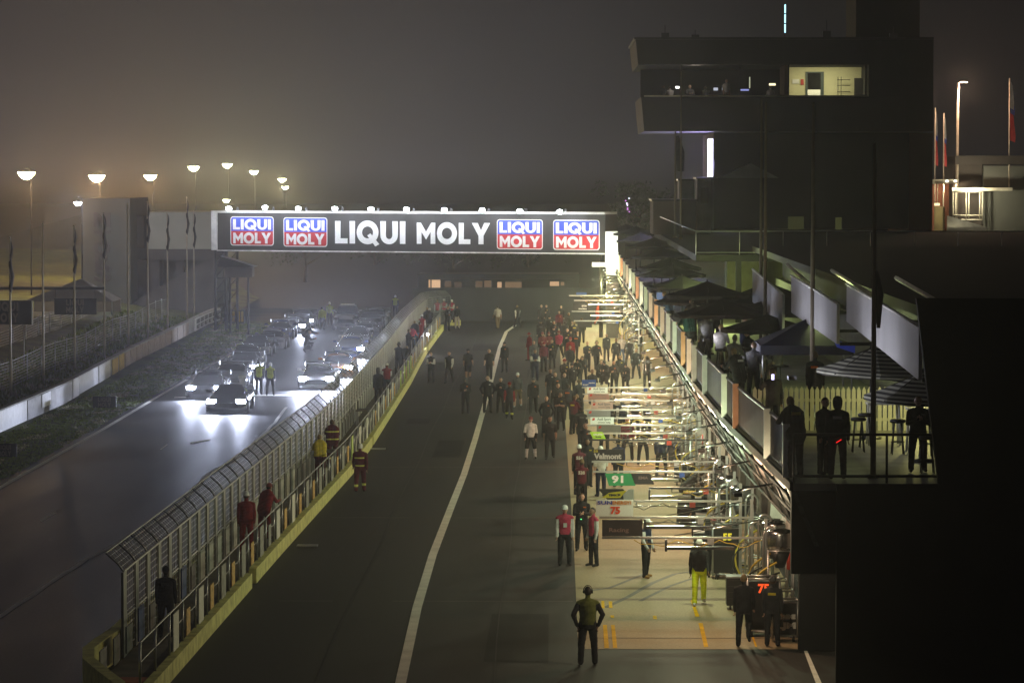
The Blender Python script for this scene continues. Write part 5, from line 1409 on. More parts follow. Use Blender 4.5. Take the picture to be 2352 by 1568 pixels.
PIT = [ # px, py of the feet, pose, facing, outfit, headgear, label
 (1143,757,'walk',200,'paletop',None,'person in a pale top walking far down the asphalt lane near the boundary wall'),
 (1189,754,'stride',210,'whitesleeve',None,'dark dressed person with pale sleeves striding by the bend of the white line'),
 (1028,762,'hold',25,'crewlong',None,'broad person in black standing in front of the end of the pit wall railing'),
 (1050,757,'stand',-20,'darkpale',None,'person in black jacket and cream trousers by the pit wall end'),
 (1243,757,'stand',15,'crewlong',None,'tall dark figure at the far edge of the apron, left member of a pair'.replace(', left member of a pair',', slightly apart from his crew')),
 (1255,755,'hold',-10,'soft','headset','dark figure with headset half hidden among the far crew'),
 (1284,772,'stand',0,'maroon',None,'bare headed man in dark maroon standing behind the far crew'),
 (1262,786,'stand',10,'crewlong',cap('b'),'crew member in black cap seen just ahead of the maroon man'),
 (1272,797,'walk',5,'crewflash',None,'far crew member in black with an orange chest band'),
 (1298,799,'stride',180,'crewlong',None,'crew member in black walking away between two far groups'),
 (1319,798,'walk',185,'crew',None,'bare armed crew member in black walking away, nearer of the far pair'),
 (1336,790,'stride',178,'crewflash',None,'crew member in black with orange band walking away beside the pale apron stain'),
 (1374,748,'walk',70,'orangesuit',cap('w'),'official in a bright orange red suit walking across the far apron'),
 (1413,757,'apart',15,'crewlong',None,'dark man with feet apart under the far booms'),
 (1425,756,'hold',-10,'soft',cap('b'),'dark man beside the far hose frame, standing behind the feet apart man'),
 (1216,830,'stand',-60,'redsuit',('hat','r'),'person in a long dark red coat and brimmed hat'),
 (1246,832,'hold',0,'rosetop',cap('p'),'person in a faded red jacket and cap, first of the red jacket cluster'),
 (1261,828,'hold',-20,'rosetop',cap('p'),'person in a faded red jacket at the middle of the cluster'),
 (1284,826,'walk',-30,'pinktop',('beanie','p'),'person in a pink jacket and beanie with black leggings'),
 (1249,856,'stand',15,'maroon',cap('r'),'dark maroon figure standing before the red jacket cluster'),
 (1268,850,'hold',-15,'crewlong',None,'black jacketed person talking to the dark maroon figure'),
 (1229,877,'hold',5,'navyvest',None,'person in navy vest with white sleeves holding something at the waist'),
 (1226,852,'stand',10,'greytop',('headset',),'grey topped person just behind the navy vest with white sleeves'),
 (1310,846,'stand',0,'redsuit',cap('r'),'person in red with a red cap peeking over the black clad crew'),
 (1309,864,'apart',10,'crewlong',None,'fair skinned crew member in black with arms away from his sides'),
 (1349,857,'hold',20,'crewlong',None,'dark man walking with hands at his belt on the yellow lit apron'),
 (1370,851,'walk',15,'crewlong',('headset',),'person in black with headphones walking on the yellow lit apron'),
 (1415,847,'apart',-5,'crewlong',None,'big dark man with arms apart beside a white shirted person'),
 (1428,838,'stand',0,'whitejeans',None,'person in a white shirt between two big dark men'),
 (1445,846,'apart',-10,'soft',cap('b'),'big dark man in cap on the garage side of the white shirt'),
 (1470,830,'hold',-90,'khaki',None,'person in brown trousers working at the far hose frame'),
 (990,882,'hold',-10,'whitesleeve',None,'dark dressed person with white sleeves beside the dazzling hand lamp'),
 (1032,882,'walk',-15,'whitesleeve',None,'dark dressed person with white sleeves alone in the asphalt lane'),
 (1075,872,'walk',10,'shorts',cap('b'),'person in black shirt and shorts carrying a bag in the lane'),
 (1124,873,'stride',-5,'crew',None,'bare armed man in black walking just beside the white line'),
 (1159,857,'stand',-20,'crewflash',cap('b'),'dark figure with orange band standing past the white line'),
 (1069,952,'hold',0,'soft',('hood','g'),'hooded grey black figure alone in the middle of the lane'),
 (1120,950,'hips',5,'crewlong',None,'person in black standing right on the white line'),
 (1150,950,'fold',0,'crewlong',None,'person in black with folded arms next to the white line'),
 (1170,964,'stride',0,'flashshin',cap('r'),'person with red sleeves and bright ankle bands striding forward'),
 (1189,936,'walk',-5,'greyshorts',cap('w'),'man in white cap, grey jacket, shorts and white shoes'),
 (1225,952,'walk',0,'crewlong',cap('g'),'man in black with a grey cap walking with swinging arms'),
 (1264,927,'walk',5,'crew',None,'bare headed man in black tee shirt, hands low, by the kerb of the apron'),
 (1296,936,'stride',10,'crewlong',None,'man in black overalls with a stooped stride on the apron kerb'),
 (1281,970,'hold',15,'crewlong',('headset',),'person in black with headset behind the kerb crew'),
 (1288,990,'hold',-20,'crew',None,'person in black tee shirt holding a tablet at the kerb'),
 (1255,1005,'hips',0,'crewflash',None,'driver in black overalls with orange band, behind the black tee shirt man'),
 (1219,1056,'apart',0,'whitesuit',cap('p'),'man in white and black race suit with a pink cap'),
 (1263,1056,'walk',0,'crew',None,'man in black tee shirt walking beside the white and black race suit'),
 (1325,998,'stand',180,'crewlong',None,'dark figure seen from behind at the ends of the pale number boards'),
 (1319,1000,'fold',150,'maroon',None,'dark maroon figure seen from behind beside the pale number boards'),
 (1344,1078,'stand',5,'crewflash',None,'man in black with orange band standing by the tilted green board'),
 (1388,1042,'stand',180,'crew',None,'person in black half hidden behind the tilted green board'),
 (1330,1138,'stand',185,'maroonvest',cap('w'),'official in plum vest and white cap seen from behind, farther of two',['554']),
 (1336,1172,'stand',178,'maroonvest',cap('k'),'official in plum vest and tan cap seen from behind, nearer of two',['538']),
 (1297,1300,'stand',5,'pinkvest',cap('w'),'official in pink vest, white shirt and white cap facing forward alone',None,'white'),
 (1336,1266,'hold',0,'crewlong',None,'man in black jacket behind the two pink vested officials'),
 (1363,1302,'stand',-60,'pinkvest',None,'pink vested bare headed official turned aside under the number 75 board'),
 (1380,1142,'stand',200,'whiteshirt',cap('w'),'official in white shirt half hidden behind the green number 91 board'),
 (1484,1328,'apart',60,'tan',cap('w'),'heavy official in white shirt, navy vest and tan boots looking at the cars'),
 (1606,1390,'walk',0,'limetrousers',cap('w'),'man in black jacket and glowing yellow green trousers walking forward'),
 (1637,1326,'stand',10,'crewlong',cap('p'),'man in black and pale cap standing behind the yellow trousered man'),
 (1603,1240,'stand',180,'crewlong',None,'man in black standing under the booms behind the yellow trousered man'),
 (1441,1060,'apart',0,'maroon',None,'man in dark maroon with feet apart under the pale number boards'),
 (1477,1068,'apart',-5,'crewlong',('headset',),'man in black with headset and feet apart beside the dark maroon man'),
 (1519,1097,'apart',180,'navylong',cap('w'),'official in navy jacket numbered 400 seen from behind',['400','SCRUTINEER'][:1]),
 (1559,1078,'bend',160,'navyvest',cap('g'),'official in navy vest numbered 420 bending at the hoses',['420']),
 (1430,1012,'stand',190,'navyvest',cap('w'),'official in navy vest numbered 412 behind the pale number boards',['412']),
 (1486,1012,'hold',150,'navyvest',cap('w'),'official in white sleeves among the hoses behind the booms'),
 (1601,1152,'crouch',-60,'crewlong',None,'mechanic in black crouching by the hoses under the booms'),
 (1650,1210,'crouch',60,'crewlong',('helmet','b'),'crew member in a dark helmet kneeling beside the number 55 cart'),
 (1326,884,'crouch',0,'crewlong',('helmet','b'),'helmeted crew member kneeling at the kerb end of the boards'),
 (1341,882,'bend',-10,'crewlong',('headset',),'crew member in black bending forward beside the kneeling one'),
 (1378,887,'crouch',20,'crewlong',('headset',),'crew member in black kneeling with ear defenders by the blue board'),
 (1391,892,'crouch',-20,'crewflash',('helmet','b'),'helmeted crew member with orange band kneeling by the blue board'),
 (1424,890,'apart',0,'crewlong',('headset',),'crew member in black with ear defenders facing forward above the booms'),
 (1438,897,'crouch',-10,'crewlong',('helmet','b'),'helmeted crew member kneeling under the longest thin boom'),
 (1486,895,'stand',170,'whitesleeve',cap('b'),'person in black and white with a cap at the end of the glossy wall'),
 (1350,1528,'hips',180,'olive',('headset',),'large official in olive vest and ear defenders seen from behind at the dark lane edge'),
 (1708,1488,'lift',175,'crewlong',None,'man in black walking away with one foot lifted off the ground'),
 (1774,1486,'stand',170,'soft',cap('g'),'man in dark clothes and grey cap watching the equipment cart'),
 (827,1132,'walk',182,'fire',('helmet','w'),'fire marshal in dark red suit with reflective bands walking beside the yellow wall'),
 (1313,912,'stand',15,'crewlong',cap('b'),'dark capped figure on the apron between the kneeling helmets and the kerb'),
 (1330,958,'apart',185,'soft',('headset',),'crew member seen from behind with a headset beside the white sponsor boards'),
 (1360,930,'hold',20,'crewlong',None,'crew member in black just behind the topmost white board'),
 (1303,820,'hold',-10,'crewlong',None,'crew member in black standing behind the fair skinned arms apart man'),
 (1322,828,'walk',190,'crewflash',cap('b'),'crew member in cap walking away across the yellow lit apron'),
 (1393,832,'stand',5,'soft',None,'dark figure standing alone between the walking pair and the big dark men'),
 (1242,800,'stand',180,'crewlong',cap('b'),'dark capped figure seen from behind next to the faded red jackets'),
 (1461,872,'apart',-20,'crewlong',None,'dark figure with feet apart against the garage fronts past the thin boom'),
 (1349,1120,'stand',10,'crewlong',('headset',),'crew member in black with a headset behind the green number 91 board'),
 (1420,1120,'stand',190,'navylong',cap('b'),'navy jacketed person seen from behind under the white light box boom'),
 (1272,815,'stand',-15,'soft',cap('b'),'dark figure in cap between the far group in black and the pink beanie'),
 (1306,776,'walk',10,'crew',None,'bare armed person in black among the farthest crew on the apron'),
 (1289,757,'stand',-10,'crewflash',('headset',),'orange banded crew member standing at the far wall beside the maroon man'),
 (1296,905,'hold',20,'crewlong',cap('r'),'person in black with red cap between the kerb crew and the kneeling helmets'),
 (1304,968,'stand',170,'soft',None,'dark figure seen from behind at the kerb edge, next to the tablet holder'),
 (1275,940,'apart',10,'crewflash',('headset',),'crew member with orange band and headset just behind the tee shirt man at the kerb'),
 (1336,1030,'walk',185,'crew',cap('b'),'crew member in black cap walking away behind the orange banded man'),
 (1404,1008,'stand',175,'crewlong',None,'crew member in black behind the grey sponsor boards'),
 (1458,1005,'apart',20,'crew',('headset',),'crew member with ear defenders behind the white sponsor boards'),
 (1410,905,'hold',-15,'crewlong',None,'crew member in black holding a wheel gun above the white board'),
 (1572,1185,'bend',90,'soft',('helmet','b'),'helmeted mechanic bending over the fuel hoses'),
 (1633,1120,'stand',-90,'crewlong',None,'mechanic in black standing against the fuel rigs'),
]
for row in PIT:
    px, py, po, fc, of, ge_, lab = row[:7]
    wds = row[7] if len(row) > 7 else None; fr0 = row[8] if len(row) > 8 else None
    p = gd(px, py - 2, 0.006 if px > 1310 else 0)
    person((p.x, p.y, .008 if p.x > .6 and p.y > 81 else .002), po, fc, of, ge_, lab, 1.06 if px == 1350 else 1.0, None, wds, fr0)
# on the pit wall walkway
def on_wall(px, off=-.75):
    Y = 150.0
    for _ in range(30): Y = 7700*(pw(Y)+off)/(px-1270)
    return Vector((pw(Y)+off, Y, .34))
for px, off, po, fc, of, ge_, lab in [
    (563,-.8,'stand',190,'redsuit',cap('w'),'official in red suit and white cap standing straight on the pit wall walkway'),
    (604,-.65,'rail',150,'redsuit',cap('p'),'official in red suit leaning on the pit wall railing beside the straight standing one'),
    (734,-.65,'rail',190,'yellowred',None,'person in yellow top and dark red trousers leaning on the walkway'),
    (762,-.8,'rail',185,'fire',None,'person in dark red suit bending over beside the yellow topped one'),
    (376,-.75,'stand',180,'soft',cap('b'),'dark figure standing in shadow at the near end of the walkway'),
    (868,-.75,'stand',200,'soft',('hood','g'),'lone dark hooded figure on the walkway by the glare of the headlights'),
    (888,-.6,'hold',190,'redvest',cap('w'),'person in red vest and white sleeves on the walkway behind the lone dark figure'),
    (915,-.8,'phone',150,'crewlong',('headset',),'photographer in black aiming through the fence, first of the dark walkway group'),
    (926,-.6,'bend',160,'crewlong',None,'photographer in black bending over gear in the dark walkway group'),
    (938,-.8,'hold',120,'crewflash',None,'person in black with orange band at the end of the dark walkway group'),
    (943,-.95,'bend',170,'pinktop',None,'person in bright pink top bending down on the walkway'),
    (955,-.8,'rail',200,'bluejeans',None,'person in blue jeans leaning over the walkway gear'),
    (963,-.7,'crouch',180,'redsuit',None,'person in red trousers crouching on the walkway'),
    (969,-.75,'stand',185,'redvest',cap('w'),'official in red vest with white sleeves and cap near the fence curve'),
    (981,-.8,'stand',170,'crewlong',None,'tall dark person beside the red vested official near the fence curve'),
    (987,-.6,'hold',200,'crewlong',cap('w'),'dark person in white cap at the fence curve')]:
    person(on_wall(px, off), po, fc, of, ge_, lab, 1.0, 'people on the pit wall')
for i,(x,Y,lab) in enumerate([(-8.7,252,'small figure in violet vest at the curved fence end, first of three'),(-8.2,252.6,'small figure in violet vest and white cap in the middle of the fence end'),(-7.6,252.2,'small figure in violet vest and white helmet closest to the wall end')]):
    person((x,Y,.34), 'hold' if i else 'stand', 20-30*i, 'pinkvest', (None, cap('w'), ('helmet','w'))[i], lab, 1.0, 'people on the pit wall')
# bright hand lamp by the wall
q = on_wall(978, -.05)
r = root('hand_lamp', (q.x+.15, q.y-.5, 0), 'dazzling white lamp on a small stand at the yellow wall', 'lamp')
MB().tube([(0,0,0),(0,0,1.25)], .02, 6).tube([(-.2,.1,0),(0,0,.3),(.2,.1,0)], .012, 5).build('stand', black_paint, r)
MB().lathe((0,-.02,1.3), [(.03,-.07),(.07,-.04),(.075,.0),(.05,.06)], 14).build('lens', glow('hand_lamp', (.95,.97,1), 60), r)
lamp('POINT','lamp',(.05,-.15,1.3),60,(.95,.97,1),r,.08)
# marshals and others on the track
for px, py, po, fc, of, ge_, lab in [
    (595,907,'stand',185,'hivisvest',None,'track marshal in dull yellow vest standing on the start line, nearer the unlit cars'),
    (621,908,'apart',180,'hivisvest',('helmet','w'),'track marshal with pale helmet and feet apart on the start line'),
    (757,748,'stand',182,'hivis',('helmet','w'),'marshal in yellow jacket and helmet beside the white safety car'),
    (740,758,'stand',185,'hivis',None,'shorter marshal in yellow jacket beside the last lit headlights'),
    (703,810,'crouch',90,'soft',None,'dim figure crouching on the track between the two rows of cars'),
    (700,800,'bend',80,'soft',cap('b'),'dim figure bending over the crouching one on the track'),
    (908,727,'stand',175,'hivisvest',('helmet','w'),'marshal in yellow vest behind the far end of the fence')]:
    p = gd(px, py); person((p.x,p.y,.002), po, fc, of, ge_, lab, 1.0, 'people on the race track')
# terrace guests
for px, py, po, fc, of, ge_, lab, hh in [
    (1826,1098,'rail',200,'soft',None,'dark guest leaning towards the terrace railing corner',1.02),
    (1892,1090,'stand',40,'black' if 0 else 'crewlong',None,'dark guest standing behind the hooded one on the terrace',1.0),
    (1923,1101,'stand',175,'soft',('hood','g'),'hooded guest with a red light at the waist, seen from behind',1.0),
    (2108,1084,'fold',0,'soft',None,'guest with folded bare arms beside the bar stools',.98)]:
    p = gd(px, py, 4.85); person((p.x,p.y,4.855), po, fc, of, ge_, lab, hh, 'guests on the terrace')
for X, Y, po, fc, of, lab in [
    (5.55,84.5,'phone',200,'soft','guest in black aiming a glowing phone over the railing'),
    (5.6,104,'sit',150,'greytop','seated guest in a pale grey top on a bar stool by the railing'),
    (5.6,112,'sit',160,'paletop','seated guest in a cream top farther along the railing'),
    (6.3,107,'sit',-60,'crewlong','seated guest in black opposite the pale topped ones'),
    (6.9,103,'sit',200,'khaki','seated guest with long brown hair at the shared table'),
    (5.0,122,'rail',210,'teal','guest in green striped jumper leaning on the railing'),
    (5.6,126,'stand',120,'navy','dark navy guest behind the green jumper'),
    (6.2,128,'hold',180,'crewlong','guest in black under the middle parasol'),
    (5.3,95,'rail',215,'soft','dark guest bending over the railing just past the phone user'),
    (5.9,98.5,'hold',150,'crewlong','guest in black standing behind the bending one at the rail'),
    (5.35,117.5,'stand',200,'greytop','guest in grey standing at the rail past the cream topped one'),
    (6.6,116,'hold',90,'navy','navy dressed guest chatting under the broad parasol'),
    (7.2,92,'stand',170,'soft','dark guest behind the picket fence near the gazebo'),
    (5.5,133,'apart',190,'crewlong','guest in black at the rail before the pale blue top'),
    (4.9,141,'rail',230,'bluetop','guest in a pale blue top leaning over the far railing')]:
    person((X,Y,4.855 if po != 'sit' else 5.12), po, fc, of, None, lab, 1.0, 'guests on the terrace')
# officials at the tower window
for px, w, of, lab in [(1523,170,'crewlong','dim official at the far end of the tower window'),(1540,200,'whiteshirt','official in pale blue shirt at the tower window'),(1584,10,'greytop','official turned to the glass beside the tower window bar'),(1620,170,'crewlong','dark shirted official with bright face in the tower room'),
                       (1668,20,'paletop','official standing between desk screens in the tower room'),(1770,185,'whiteshirt','white shirted official next to the lit tower room')]:
    a = at(px, 222, TY+2.2)
    person((a.x, TY+2.2, zs-.62), 'sit' if px not in (1668,) else 'stand', w, of, None, lab, 1.0, 'officials in the tower')
# ============================================================= PIT EQUIPMENT
hose_y = mat('hose_yellow', (.55,.42,.06), .5); hose_k = mat('hose_black', (.02,.02,.02), .5)
red_paint = mat('red_paint', (.5,.05,.03), .5); num_red = mat('number_red', (.75,.06,.01), .5); num_yel = mat('number_yellow', (.75,.62,.02), .5)
led_red = glow('number_glow_red', (1,.10,.02), 1.1); led_yel = glow('number_glow_yellow', (1,.85,.05), .8)
sgreen = mat('sign_green', (.02,.26,.09), .5); sgrey = mat('sign_grey', (.20,.21,.21), .5); spink = mat('sign_rosewhite', (.55,.40,.35), .5); slime = mat('sign_lime', (.35,.62,.04), .5); sblue = mat('sign_royal', (.02,.07,.32), .5)
ink_k = mat('ink_black', (.03,.03,.03), .6); ink_g = mat('ink_grey', (.22,.22,.22), .6); ink_r = mat('ink_red', (.45,.03,.02), .6); ink_b = mat('ink_blue', (.03,.06,.45), .6); ink_o = mat('ink_orange', (.65,.22,.02), .6); ink_w = mat('ink_white', (.70,.70,.68), .6); ink_y = mat('ink_yellow', (.62,.55,.03), .6)
boom_alloy = mat('boom_alloy', (.40,.40,.39), .38, .8, .15)
def pit_boom(Y, lab, signs=(), light=None, zb=2.3, xL=1.25, xR=5.35, stay=True, tone=None):
    """horizontal boom on a post over the pit bay; signs hang on its free end"""
    tone = tone or boom_alloy
    r = root('pit_boom', (xR, Y, 0), lab, 'boom', 'pit booms reaching over the apron')
    L = xR - xL
    MB().box(-L,.05,-.03,.03,zb-.028,zb+.028).build('arm', tone, r)
    MB().tube([(-L*.72,0,zb-.13),(-.1,0,zb-.13)], .013, 6).tube([(-L*.72,0,zb-.13),(-L*.72,0,zb-.02)], .02, 5).build('lower_tube', chrome, r)
    MB().box(.05,.13,-.04,.04,0,zb+.5).box(-.25,.4,-.35,.35,0,.06).build('post', galv, r)
    rs = random.Random(int(Y*7))
    pts = [(-L*.80+L*.80*t, -.05, zb-.05-(.10+.12*rs.random())*math.sin(math.pi*((t*3)%1))) for t in [k/18 for k in range(19)]]
    MB().tube(pts, .011, 5).build('air_line', rs.choice((hose_k,hose_k,hose_y)), r)
    MB().box(-L*.34,-L*.34+.16,-.07,.07,zb-.17,zb-.03).build('air_valve', rs.choice((red_paint,galv,sblue)), r)
    if stay: MB().tube([(.09,0,zb+.48),(-L*.55,0,zb+.05)], .012, 5).build('stay', bright_steel, r)
    if light:
        x0, x1 = light
        MB().box(x0-xR,x1-xR,-.06,.06,zb-.30,zb-.22).build('light_tube', chrome, r)
        MB().box(x0-xR-.06,x0-xR-.002,-.08,.08,zb-.34,zb-.04).build('end_bracket', dark_metal, r)
    for (kind, x0, w, h, up_, face, txt) in signs:
        z0 = zb + .045 if up_ else zb - .045 - h
        b = None
        yf = -.10
        if kind == 'rect': b = MB().box(x0-xR,x0-xR+w,-.06-.04,-.06,z0,z0+h).build('number_board', face, r)
        if kind == 'slant': b = MB().prism([(x0-xR+.12,z0),(x0-xR+w,z0),(x0-xR+w-.12,z0+h),(x0-xR,z0+h)], -.10, -.06, lambda u,v,q:(u,q,v)).build('number_board', face, r)
        if kind == 'flag': b = MB().prism([(x0-xR+.26,z0),(x0-xR+w-.05,z0),(x0-xR+w-.32,z0+h),(x0-xR,z0+h)], -.10, -.06, lambda u,v,q:(u,q,v)).build('number_board', face, r)
        for (s, dx, dz, size, ink, wid) in txt:
            if s == 'MARK':
                MB().prism([(x0-xR+dx-.06,z0+dz-.045),(x0-xR+dx+.03,z0+dz-.045),(x0-xR+dx+.06,z0+dz+.045),(x0-xR+dx-.03,z0+dz+.045)], yf-.006, yf-.001, lambda u,v,q:(u,q,v)).build('red_mark', ink, b); continue
            text_mesh('sign_lettering', s, size, ink, b, (x0-xR+dx, yf-.006, z0+dz), (math.pi/2,0,0), .012 if size > .2 else .004, wid, .003)
    return r
sw_ = sign_white
def audi(face, ink=ink_g): # pale two line sponsor board
    return [('MARK', .115, .185, 0, ink_r, 0), ('Audi Sport', .50, .185, .13, ink_g, .50), ('customer racing', .50, .07, .07, ink_g, .46)]
pit_boom(84.6, 'lowest thin boom closest to the camera, carrying the dark board with a red end', [('rect',1.25,1.02,.42,True,board_black,[('Bostik racing'[:0] or 'Racing',.42,.16,.14,dim_ink,.5)])], (2.9,4.6), zb=2.31, xR=5.3)
pit_boom(89.7, 'boom carrying the white SUNENERGY1 number 75 board', [('rect',1.16,1.0,.44,True,sw_,[('SUN',.24,.36,.13,ink_b,.40),('ENERGY1',.70,.36,.13,ink_o,.50),('75',.52,.15,.26,num_red,.26)])], (2.5,4.8), xR=5.25)
pit_boom(94.2, 'boom carrying the yellow and black arrow shaped board', [('flag',1.28,1.02,.31,True,board_black,[]),], None, xR=5.2)
pit_boom(103.6, 'boom carrying the green slanted number 91 board and the black slanted one beside it', [('slant',1.62,.95,.38,False,sgreen,[('91',.42,.19,.30,ink_w,.36)]),('slant',2.42,.72,.34,False,board_black,[('EMA',.38,.2,.12,dim_ink,.3)])], (2.7,3.9), xR=5.3)
pit_boom(99.2, 'short dark boom with a white light box slung under it', [], (2.9,4.1), zb=2.2, xL=2.85, xR=5.3, tone=dark_metal)
pit_boom(107.2, 'boom carrying the black Valmont board', [('rect',1.26,1.0,.36,True,board_black,[('Valmont',.5,.13,.24,ink_w,.88),('55',.12,.30,.10,ink_y,.14)]),('rect',1.38,.8,.16,True,sgrey,[])][:1], None, xR=5.25)
pit_boom(116.0, 'dark boom carrying the tilted lime green board', [('slant',1.28,.56,.24,True,slime,[('GRUPPE',.28,.15,.075,ink_w,.32),('Boxing',.30,.07,.06,ink_k,.2)])], None, xR=5.35, tone=dark_metal)
pit_boom(118.9, 'boom carrying the grey sponsor board, first above the lime one', [('rect',1.56,.86,.27,True,sgrey,audi(sgrey,ink_k))], (2.7,4.6), xR=5.3)
pit_boom(122.8, 'boom carrying a clean white sponsor board, second of that stack from below', [('rect',1.38,.86,.26,True,sw_,audi(sw_))], (2.9,4.7), xR=5.3)
pit_boom(126.4, 'boom carrying the darker grey sponsor board at the middle of the stack', [('rect',1.30,.88,.25,True,sgrey,audi(sgrey,ink_k))], (3.0,4.9), xR=5.4)
pit_boom(130.8, 'boom carrying the rosy white sponsor board', [('rect',1.50,.85,.27,True,spink,audi(spink,ink_r))], (2.9,4.8), xR=5.35)
pit_boom(136.2, 'boom carrying the dull rose grey sponsor board', [('rect',1.44,.85,.23,True,mat('sign_rosegrey',(.30,.21,.19),.5),audi(sgrey,ink_r))], (2.8,4.7), xR=5.4)
pit_boom(140.2, 'boom carrying the small white sponsor board, topmost white one of the stack', [('rect',1.44,.86,.25,True,sw_,audi(sw_))], (2.6,4.6), xR=5.35)
pit_boom(144.5, 'boom carrying the royal blue board at the top of the stack', [('rect',1.26,.60,.30,True,sblue,[('BOAT',.16,.08,.09,ink_w,.24),('marine',.42,.17,.07,ink_w,.26)])], (3.0,4.9), xR=5.3)
pit_boom(206, 'lowest boom of the far group, crossing a dark board', [('rect',1.5,.9,.36,False,board_black,[])], None, zb=2.5, xL=1.3, xR=5.2)
pit_boom(214, 'boom of the far group carrying a dark board with white print', [('rect',1.3,.95,.5,True,board_black,[('STM',.7,.3,.13,ink_w,.3),('RACING',.6,.12,.09,ink_w,.5)])], (2.4,4.8), zb=2.75, xL=1.2, xR=5.1)
pit_boom(222, 'upper boom of the far group with a long slanting stay', [], (1.9,4.6), zb=3.15, xL=1.4, xR=5.1)
pit_boom(228, 'topmost boom of the far group with a small blue board', [('rect',1.6,.7,.18,True,sblue,[])], None, zb=3.25, xL=1.1, xR=4.9)
# coloured facings of the arrow board
for o in [x for x in COL.objects if x.get('label','').startswith('boom carrying the yellow')]:
    b = [c for c in o.children if c.name.startswith('number_board')][0]
    x0 = 1.28-5.2; z0 = 2.345
    MB().prism([(x0+.10,z0+.06),(x0+.62,z0+.06),(x0+.80,z0+.27),(x0+.30,z0+.20)], -.112, -.102, lambda u,v,q:(u,q,v)).build('yellow_flash', mat('flash_yellow',(.62,.52,.02),.5), b)
    MB().prism([(x0+.72,z0),(x0+1.0,z0),(x0+1.0,z0+.31),(x0+.86,z0+.31),(x0+.70,z0+.15)], -.118, -.113, lambda u,v,q:(u,q,v)).build('white_chevron', mat('chevron_grey',(.45,.46,.45),.5), b)
    text_mesh('sign_lettering', 'TEAM 75', .075, ink_k, b, (x0+.46, -.116, z0+.135), (math.pi/2,0,0), .008, .34, .003)
# refuelling rigs: tank on a frame, hooked pipes, hoses
def rig(Y, x, lab, tank=True, hook=(2.75,), hose=True, red=False, white=False, h=2.02):
    r = root('refuelling_rig', (x, Y, 0), lab, 'fuel rig', 'refuelling rigs along the garages')
    f = MB()
    for sx in (-.32,.32):
        for sy in (-.3,.3): f.tube([(sx,sy,.12),(sx,sy,h)], .028, 6)
    for z in (.15,h*.5,h):
        f.tube([(-.32,-.3,z),(.32,-.3,z)], .022, 5).tube([(-.32,.3,z),(.32,.3,z)], .022, 5).tube([(-.32,-.3,z),(-.32,.3,z)], .022, 5).tube([(.32,-.3,z),(.32,.3,z)], .022, 5)
    f.tube([(-.32,-.3,.2),(.32,-.3,h*.5)], .016, 5).build('frame', galv, r)
    for sx in (-.3,.3):
        MB().lathe((sx,-.32,.09), [(.09,-.04),(.09,.04)], 12, 'x').build('wheel', tyre_m, r)
    if tank:
        MB().lathe((0,0,h), [(.30,.02),(.34,.06),(.35,.12),(.35,.42),(.34,.47),(.22,.52),(.10,.54)], 26).build('tank', bright_steel, r)
        MB().tube([(0,0,h-.45),(0,0,h+.02)], [.12,.28], 14).build('funnel', dark_metal, r)
    for i, z in enumerate(hook):
        x0 = -.42 - .22*i
        pts = [(x0,.1*i,.1),(x0,.1*i,z-.2)] + [(x0+.17-.17*math.cos(a),.1*i,z-.2+.2*math.sin(a)) for a in [k*math.pi/8 for k in range(1,9)]] + [(x0+.34,.1*i,z-.45)]
        MB().tube(pts, .03, 7).build('hooked_pipe', galv, r)
    if hose:
        pts = [(-.1,-.2,h-.3)] + [(-.1-.62*math.sin(t*math.pi),-.28-.1*t,(h-.3)*(1-t)+.25*t+.1*math.sin(t*6)) for t in [k/10 for k in range(1,11)]] + [(.1,-.4,.2)]
        MB().tube(pts, .03, 7).build('hose', hose_y, r)
        MB().tube([(p[0]*1.25+.1,p[1]-.06,p[2]*.8+.1) for p in pts], .026, 7).build('hose', hose_k, r)
    if red: MB().lathe((.36,-.32,h-.5), [(.02,-.22),(.07,-.2),(.07,.2),(.03,.26)], 12).build('extinguisher', red_paint, r)
    if white: MB().obox((.42,-.1,h+.32), .32,.06,.62, ry=.08).build('white_panel', white_paint, r)
    return r
RIGS = [(84.5,5.75,'fuel rig with the shiniest steel tank, closest to the black end wall',(2.6,),1,0,0,2.02),(86.6,5.75,'fuel rig with a steel tank and white panel behind the closest tank',(2.7,2.5),1,1,1,2.02),(91.5,5.7,'fuel rig with red extinguisher and tall white panel',(2.75,),0,1,1,2.1),
        (96.5,5.45,'fuel rig with steel tank beside the number 55 cart',(2.7,2.55),1,0,0,2.0),(101.5,5.3,'fuel rig with a small red bottle under a steel tank',(2.8,),1,1,0,1.85),(108,5.35,'fuel rig with wide flat tank beside the Valmont boom',(2.85,2.6),1,0,0,1.9),
        (114,5.3,'fuel rig with pink topped bottle and tall hooked pipe by the lime board boom',(2.9,),0,1,1,1.9),(121,5.3,'fuel rig frame with two hooked pipes by the white sponsor boards',(2.85,2.7),0,0,0,1.9),(128,5.4,'fuel rig with yellow hoses by the rosy sponsor board',(2.8,),0,1,0,1.9),
        (138,5.35,'fuel rig with hooked pipe at the top of the sponsor board stack',(2.9,),0,0,0,1.9),(208,5.3,'far fuel rig with pale panel and looping black hose',(2.9,),1,0,1,2.0),(216,5.3,'far fuel rig with bundles of yellow hose',(3.0,2.8),1,0,0,2.1),(226,5.2,'farthest fuel rig with tall hooked pipe',(3.3,),1,0,0,2.3)]
for Y,x,lab,hk,tk,rd,wh,h in RIGS: rig(Y,x,lab,bool(tk),hk,True,bool(rd),bool(wh),h)
